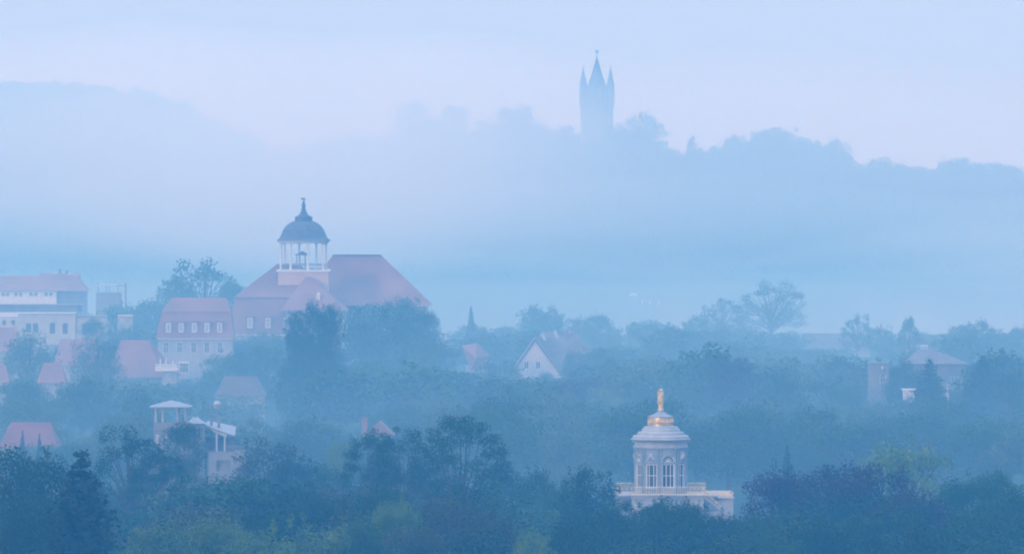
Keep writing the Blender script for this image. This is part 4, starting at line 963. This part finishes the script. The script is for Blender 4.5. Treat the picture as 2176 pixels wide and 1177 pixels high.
# highest row that filling trees may reach, by photo column (the tree line of each belt)
LINE = {0: [(-300, 1000), (200, 1030), (330, 1010), (560, 1000), (700, 1000), (1000, 1000), (1300, 1060), (1600, 1080), (1700, 1020), (2176, 1040), (2500, 1000)],
        1: [(-300, 860), (300, 870), (560, 860), (900, 830), (1100, 812), (1500, 815), (1700, 830), (1850, 850), (2176, 825), (2500, 850)],
        2: [(-300, 770), (300, 780), (560, 760), (900, 735), (1060, 740), (1300, 722), (1500, 715), (1700, 722), (1900, 735), (2176, 725), (2500, 740)],
        3: [(-300, 660), (230, 655), (330, 655), (500, 690), (900, 690), (960, 694), (1100, 688), (1320, 706), (1450, 688), (1700, 698), (1900, 698), (2176, 692), (2500, 690)]}
rf2 = random.Random(11); fid = 0
FILL_LABEL = {3: 'near-belt broad tree right of the ragged spruce, left of the yellow green treetops',
              4: 'near-belt tree above the yellow green treetops',
              7: 'near-belt tree below the umbrella shaped tree, below the silvery willow',
              9: 'near-belt tree right of the marble palace, below the round belvedere',
              12: 'near-belt tree below the pale oak, below the tiny white pavilion',
              14: 'near-belt tree below the ragged spruce, below the bright red roof',
              16: 'near-belt broad tree right of the ragged spruce, below the white loggia',
              18: 'near-belt tree right of the yellow green treetops, right of the brownish peaked tree',
              19: 'near-belt broad tree below the umbrella shaped tree, right of the thick chimney',
              20: 'near-belt slim tree left of the marble palace, below the round belvedere',
              21: 'near-belt tree below the marble palace, below the round belvedere',
              22: 'near-belt tree right of the marble palace, left of the copper beeches',
              23: 'near-belt broad tree below the copper beeches, left of the pale oak',
              24: 'near-belt tree below the pale oak, right of the copper beeches',
              28: 'near-belt tree below the ragged spruce, below the belvedere tower',
              29: 'near-belt broad tree below the white loggia, left of the yellow green treetops',
              31: 'near-belt broad tree below the brownish peaked tree, right of the yellow green treetops',
              32: 'near-belt tree below the umbrella shaped tree, below the thick chimney',
              33: 'near-belt broad tree below the silvery willow, below the umbrella shaped tree',
              34: 'near-belt broad tree left of the marble palace, below the round belvedere',
              36: 'near-belt tree left of the copper beeches, right of the marble palace',
              37: 'near-belt broad tree below the pale oak, right of the copper beeches',
              38: 'near-belt broad tree right of the pale oak, below the grey villa',
              39: 'near-belt slim tree right of the pale oak, below the grey villa',
              41: 'near-belt tree right of the ragged spruce, below the bright red roof',
              42: 'near-belt broad tree below the white loggia, left of the brownish peaked tree',
              43: 'near-belt broad tree below the brownish peaked tree',
              45: 'near-belt tree below the umbrella shaped tree, left of the silvery willow',
              49: 'near-belt broad tree left of the copper beeches',
              55: 'near-belt tree right of the ragged spruce, below the belvedere tower',
              56: 'near-belt tree below the brownish peaked tree',
              57: 'near-belt tree below the thick chimney, right of the brownish peaked tree',
              59: 'near-belt tree below the silvery willow, right of the umbrella shaped tree',
              64: 'near-belt broad tree right of the pale oak, right of the copper beeches',
              67: 'hazy tree above the ragged spruce, right of the bright red roof',
              68: 'hazy tree left of the belvedere tower, below the hipped red roof',
              69: 'hazy broad tree right of the white loggia',
              70: 'hazy broad tree below the thick chimney',
              71: 'hazy broad tree left of the umbrella shaped tree, right of the thick chimney',
              72: 'hazy broad tree right of the umbrella shaped tree, left of the silvery willow',
              73: 'hazy tree left of the gilded statue, right of the silvery willow',
              74: 'hazy broad tree below the lone copper tree, right of the round belvedere',
              75: 'hazy tree above the copper beeches, below the lone copper tree',
              76: 'hazy broad tree above the copper beeches, left of the pale oak',
              77: 'hazy tree below the grey villa, right of the pale oak',
              78: 'hazy tree below the grey villa, right of the tiny white pavilion',
              79: 'hazy tree below the bright red roof',
              80: 'hazy tree above the ragged spruce, left of the belvedere tower',
              82: 'hazy tree right of the brownish peaked tree, left of the thick chimney',
              84: 'hazy tree above the umbrella shaped tree',
              85: 'hazy broad tree above the silvery willow',
              86: 'hazy tree below the gilded statue',
              87: 'hazy tree below the lone copper tree, right of the gilded statue',
              88: 'hazy tree left of the squat square tower, below the long grey roof',
              89: 'hazy broad tree above the pale oak, below the tiny white pavilion',
              90: 'hazy tree below the grey villa, below the double humped tree',
              92: 'hazy broad tree right of the bright red roof, above the ragged spruce',
              94: 'hazy slim tree right of the white loggia',
              96: 'hazy tree below the white gabled house, below the pink roofed house',
              97: 'hazy slim tree right of the silvery willow, below the dull purple tree',
              98: 'hazy slim tree right of the gilded statue, right of the round belvedere',
              100: 'hazy tree below the squat square tower, below the tiny white pavilion',
              101: 'hazy tree below the grey villa, right of the squat square tower',
              103: 'hazy broad tree right of the bright red roof',
              104: 'hazy slim tree right of the bright red roof, above the ragged spruce',
              106: 'hazy tree above the brownish peaked tree, right of the white loggia',
              107: 'hazy tree right of the thick chimney, left of the umbrella shaped tree',
              109: 'hazy tree left of the dull purple tree',
              111: 'hazy tree below the lone copper tree, right of the round belvedere',
              113: 'hazy broad tree right of the tiny white pavilion, below the grey villa',
              120: 'hazy tree left of the thick chimney, right of the brownish peaked tree',
              121: 'hazy tree right of the thick chimney',
              122: 'hazy tree below the white gabled house',
              123: 'hazy tree below the dull purple tree',
              125: 'hazy slim tree right of the lone copper tree, below the long grey roof',
              128: 'hazy slim tree right of the grey villa, below the double humped tree',
              132: 'hazy tree left of the thick chimney, below the tall poplars',
              134: 'hazy tree above the umbrella shaped tree, below the pink roofed house',
              138: 'hazy broad tree left of the squat square tower, below the long grey roof',
              144: 'pale tree below the hipped red roof, below the plain red roof',
              145: 'pale tree right of the belvedere tower',
              146: 'pale tree below the tall poplars',
              147: 'pale broad tree below the massive trees by the school, above the thick chimney',
              148: 'pale tree below the pink roofed house',
              149: 'pale tree below the white gabled house',
              150: 'pale tree left of the gilded statue, below the notch of lake light',
              151: 'pale tree left of the lone copper tree, right of the gilded statue',
              152: 'pale tree left of the long grey roof, right of the lone copper tree',
              153: 'pale slim tree left of the tiny white pavilion',
              154: 'pale broad tree below the double humped tree, right of the grey villa',
              158: 'pale tree below the balustraded villa',
              159: 'pale tree below the dark reddish roof',
              160: 'pale slim tree above the thick chimney, right of the tall poplars',
              161: 'pale tree below the pink roofed house, above the umbrella shaped tree',
              162: 'pale tree right of the pink roofed house, left of the white gabled house',
              163: 'pale tree right of the dull purple tree',
              164: 'pale broad tree above the gilded statue',
              165: 'pale broad tree right of the lone copper tree',
              166: 'pale slim tree left of the squat square tower',
              173: 'pale tree below the massive trees by the school, above the thick chimney',
              174: 'pale tree below the pink roofed house, below the thin spruce tip',
              176: 'pale tree below the notch of lake light, above the gilded statue',
              178: 'pale tree left of the long grey roof, below the great bare crowned tree',
              179: 'pale tree left of the squat square tower',
              180: 'pale tree below the double humped tree, right of the grey villa',
              183: 'pale tree below the hipped red roof',
              184: 'pale tree right of the balustraded villa',
              185: 'pale slim tree right of the dark reddish roof, left of the tall poplars',
              187: 'pale tree left of the pink roofed house, below the massive trees by the school',
              189: 'pale tree above the dull purple tree',
              192: 'pale tree below the long grey roof',
              200: 'pale tree below the massive trees by the school, right of the tall poplars',
              214: 'pale tree right of the lone copper tree',
              220: 'faint slim tree left of the plain red roof',
              223: 'faint slim tree left of the tall poplars',
              224: 'faint slim tree below the massive trees by the school',
              226: 'faint tree above the white gabled house',
              227: 'faint tree below the notch of lake light',
              228: 'faint tree above the lone copper tree',
              229: 'faint tree left of the long grey roof, below the great bare crowned tree',
              230: 'faint slim tree above the squat square tower, above the tiny white pavilion',
              231: 'faint tree left of the double humped tree',
              234: 'faint slim tree above the hipped red roof, left of the mansard house',
              236: 'faint slim tree left of the thin spruce tip, left of the pink roofed house',
              237: 'faint tree right of the pink roofed house',
              238: 'faint slim tree below the notch of lake light',
              239: 'faint tree right of the notch of lake light, above the gilded statue',
              240: 'faint tree left of the long grey roof',
              241: 'faint tree below the long grey roof',
              243: 'faint slim tree right of the double humped tree, right of the grey villa',
              247: 'faint tree above the hipped red roof, above the balustraded villa',
              251: 'faint tree left of the pink roofed house',
              252: 'faint tree left of the twin rounded trees',
              253: 'faint tree right of the notch of lake light, left of the lone copper tree',
              254: 'faint tree above the lone copper tree, left of the great bare crowned tree',
              256: 'faint slim tree above the squat square tower',
              268: 'faint tree below the great bare crowned tree',
              269: 'faint slim tree right of the long grey roof',
              270: 'faint slim tree above the grey villa, left of the double humped tree'}
REST = set([5, 6, 13, 15, 17, 25, 30, 35, 44, 46, 48, 50, 51, 58, 61, 63, 81, 83, 93, 95, 99, 108, 110, 112, 114, 116, 117, 118, 124, 127, 130, 133, 135, 136, 137, 143, 156, 157, 167, 171, 172, 175, 177, 188, 190, 191, 193, 194, 197, 198, 201, 202, 203, 204, 205, 209, 211, 212, 213, 215, 217, 219, 222, 233, 250, 255, 257, 261, 265, 266, 267, 271, 274, 278, 280, 282, 285, 286]); RESTQ = []
for bi, (y0, y1, lab, grp, n, lod, cols) in enumerate(FILL):
    made = 0; tries = 0
    rows = int(round(math.sqrt(n / 3.2))) + 1
    per = math.ceil(n / rows)
    for r_ in range(rows):
        for c_ in range(per):
            y = y0 + (y1 - y0) * (r_ + rf2.uniform(.15, .85)) / rows
            px = -150 + 2480 * (c_ + rf2.uniform(.1, .9) + .5 * (r_ % 2)) / per
            x = px2x(px, y); W_ = rf2.uniform(12, 19)
            if any(math.hypot(x - a, y - b) < rr + W_ * .35 for a, b, rr in SITES): continue
            row = max(interp(px, LINE[bi]) + rf2.uniform(0, 34 - 14 * (bi == 3)) + (8 + 14 * (bi < 3)) * (1 + sin(px / 61 + bi * 2.1) * cos(px / 143 + bi)), clear_top(x, y, W_ * .75))
            top = py2z(row, y); H = min(top - gz(x, y), rf2.uniform(17, 24))
            if H < 5.5: continue
            if H < 10: W_ *= .75
            kd = rf2.choice(['broad', 'broad', 'dense', 'dense', 'conifer' if bi in (1, 2) and rf2.random() < .2 else 'broad'])
            cl = rf2.choice(cols) if kd != 'conifer' else 'spruce'; fid += 1; fr = random.Random(fid)
            if fid in REST:       # show only a few leaves: one mass
                fr.randrange; cm, tm, h_, w_ = proto(kd, fr.randrange(2 if kd == 'conifer' else 4), lod); q = np.empty(len(cm.vertices) * 3, np.float32); cm.vertices.foreach_get('co', q); q = q.reshape(-1, 4, 3).astype(float)
                W2 = W_ if kd != 'conifer' else 7; sx_ = W2 / w_; sz_ = H / h_; cz_ = sz_ if kd == 'conifer' else min(sz_, max(1.2 * sx_, .62 * sz_)); rz_ = fr.uniform(0, 6.28)
                qx = (q[..., 0] * cos(rz_) - q[..., 1] * sin(rz_)) * sx_ + x; qy = (q[..., 0] * sin(rz_) + q[..., 1] * cos(rz_)) * sx_ + y
                RESTQ.append(np.stack([qx, qy, q[..., 2] * cz_ + H - h_ * cz_ + gz(x, y)], -1)); continue
            if FILL_LABEL and fid not in FILL_LABEL: continue      # wholly hidden behind other trees
            e = tree_at(kd, cl, x, y, H, W_ if kd != 'conifer' else 7, FILL_LABEL.get(fid, lab), grp, lod=lod, var=fr.randrange(2 if kd == 'conifer' else 4), rz=fr.uniform(0, 6.28)); made += 1
            if not FILL_LABEL: e['fid'] = fid; e['kd'] = kd; e['cl'] = cl
    print('belt', bi, made)

if RESTQ:
    o = bpy.data.objects.new('treetops', quads_mesh('treetops', np.concatenate(RESTQ), LEAF['mid'])); COL.objects.link(o)
    tag(o, 'scraps of hazy treetops showing between the trees of the belts', 'trees', kind='stuff')
# far woods on the hills, one mass each
def woods(name, label, y0, y1, x0, x1, n, hmin, hmax, seed, topline=None):
    rg = random.Random(seed); Qs = []
    for i in range(n):
        kd = rg.choice(('broad', 'dense')); cm = proto_q(kd, rg.randrange(3))
        Q, h, wd = cm; x, y = rg.uniform(x0, x1), rg.uniform(y0, y1); H = rg.uniform(hmin, hmax); W_ = H * rg.uniform(.62, .85)
        a = rg.uniform(0, 2 * pi); c, s_ = cos(a), sin(a)
        q = Q.copy(); q[..., 0], q[..., 1] = (Q[..., 0] * c - Q[..., 1] * s_) * W_ / wd + x, (Q[..., 0] * s_ + Q[..., 1] * c) * W_ / wd + y
        q[..., 2] = Q[..., 2] * H / h * 1.45 - .45 * H + gz(x, y); Qs.append(q)
    o = bpy.data.objects.new(name, quads_mesh(name, np.concatenate(Qs), LEAF['dark'])); COL.objects.link(o)
    tag(o, label, 'woods', kind='stuff')
PQ = {}
def proto_q(kd, v):
    if (kd, v) not in PQ:
        Q, tr, H, W_ = metric_crown(kd, 900 + v + len(kd), 'lo'); PQ[(kd, v)] = (Q, H, W_)
    return PQ[(kd, v)]
woods('woods', 'misty blue woodland covering the slopes of the tower hill', 3712, 4250, -450, 450, 2100, 13, 19, 3)
woods('woods', 'faint woodland on the distant ridge far left of the tower', 4640, 5420, -600, 60, 1150, 8, 16, 4)

# ------------------------------------------------------------------ air: haze box and the mist bank lying on the lake
def volume(name, density, color, aniso=0.0, absorb=None):
    m = bpy.data.materials.new(name); m.use_nodes = True; t = m.node_tree; t.nodes.clear()
    v = t.nodes.new('ShaderNodeVolumePrincipled'); o = t.nodes.new('ShaderNodeOutputMaterial')
    v.inputs['Density'].default_value = density; v.inputs['Color'].default_value = (*color, 1)
    v.inputs['Anisotropy'].default_value = aniso
    v.inputs['Absorption Color'].default_value = (*(absorb or (1, 1, 1)), 1)
    t.links.new(v.outputs[0], o.inputs['Volume']); return m
hz = MB().box(-2520, 2520, -260, 7420, -60, 114).build('haze', volume('haze_air', HAZE_DENSITY, HAZE_COLOR))
tag(hz, kind='stuff')
import bmesh
def fix_normals(o):
    b = bmesh.new(); b.from_mesh(o.data); bmesh.ops.remove_doubles(b, verts=b.verts, dist=1e-4)
    bmesh.ops.recalc_face_normals(b, faces=b.faces); b.to_mesh(o.data); b.free()
# ground mist filling the low valley: one body with an uneven top, thin near the hill and deeper towards the lake
def mist_top(x, y):
    t = 29 + 11 * smooth((y - 1250) / 500) + 14 * smooth((y - 1920) / 240) - 26 * smooth((y - 2430) / 500)
    t += 2.0 * sin(x / 83 + y / 310) + 1.6 * sin(x / 41 - y / 190 + 1.3)
    t += smooth((y - 1700) / 400) * (4.5 * sin(x / 58 + .8 + y / 900) + 2.6 * sin(x / 23 - y / 170) + 2.0 * sin(y / 120 + x / 90))
    e = smooth((y - 1010) / 260) * smooth((3560 - y) / 500) * smooth((900 - abs(x)) / 250)
    return .3 + (t - .3) * max(.004, e)
mb = MB(); gxs = np.linspace(-900, 900, 181); gys = np.linspace(1010, 3560, 70); nx = len(gxs); ny = len(gys)
mb.v = [(x, y, mist_top(x, y)) for y in gys for x in gxs] + [(x, y, .15) for y in gys for x in gxs]
o_ = nx * ny
for j in range(ny - 1):
    for i in range(nx - 1):
        a, b, c, d = j * nx + i, j * nx + i + 1, (j + 1) * nx + i + 1, (j + 1) * nx + i
        mb.f.append((a, b, c, d)); mb.f.append((d + o_, c + o_, b + o_, a + o_))
for i in range(nx - 1):
    mb.f.append((i + 1, i, i + o_, i + 1 + o_)); q = (ny - 1) * nx; mb.f.append((q + i, q + i + 1, q + i + 1 + o_, q + i + o_))
for j in range(ny - 1):
    mb.f.append((j * nx, (j + 1) * nx, (j + 1) * nx + o_, j * nx + o_)); q = nx - 1; mb.f.append(((j + 1) * nx + q, j * nx + q, j * nx + q + o_, (j + 1) * nx + q + o_))
vm_ = mb.build('mist', volume('valley_mist', MIST_DENSITY, MIST_COLOR)); fix_normals(vm_)
tag(vm_, 'thin ground mist lying among the villas and over the lake', 'mist', kind='stuff')
# a denser bank floating between the lake and the tower hill
def bank(x0, x1, cy, half, label, dens, prof):
    """prof: (photo column, share of the full depth, centre height, half height); feathered to nothing at its top and bottom"""
    mb = MB(); nxs, m = 80, 64
    for i in range(nxs + 1):
        x = x0 + (x1 - x0) * i / nxs; px = x / (K * cy) + 1088
        f, cz, rz = [interp(px, [(p[0], p[k]) for p in prof]) for k in (1, 2, 3)]
        f *= max(.01, smooth(min(i, nxs - i) / 7)); cz += 2.4 * sin(x / 49) + 1.6 * sin(x / 21 + 2)
        for sgn in (-1, 1):
            for j in range(m):
                q = -1 + 2 * (j + (0 if sgn < 0 else 1)) / m if sgn < 0 else 1 - 2 * j / m
                g_ = (1 - q * q) ** 1.3; mb.v.append((x, cy + sgn * half * f * g_, cz + rz * q))
    L = 2 * m
    for i in range(nxs):
        for j in range(L):
            k = (j + 1) % L; mb.f.append((i * L + j, i * L + k, (i + 1) * L + k, (i + 1) * L + j))
    mb.f.append(tuple(reversed(range(L)))); mb.f.append(tuple(nxs * L + j for j in range(L)))
    o = mb.build('mist', volume('lake_mist', dens, BANK_COLOR))
    fix_normals(o); tag(o, label, 'mist', kind='stuff'); return o
bank(-900, 900, 3130, 440, 'white mist bank floating over the lake below the tower hill', BANK_DENSITY,
     [(-300, .70, 62, 40), (100, .78, 61, 44), (350, 1.05, 62, 48), (880, 1.0, 60, 47), (1080, .70, 57, 45), (1270, .48, 53, 42), (1500, .40, 53, 44), (2176, .37, 50, 43), (3000, .37, 50, 43)])
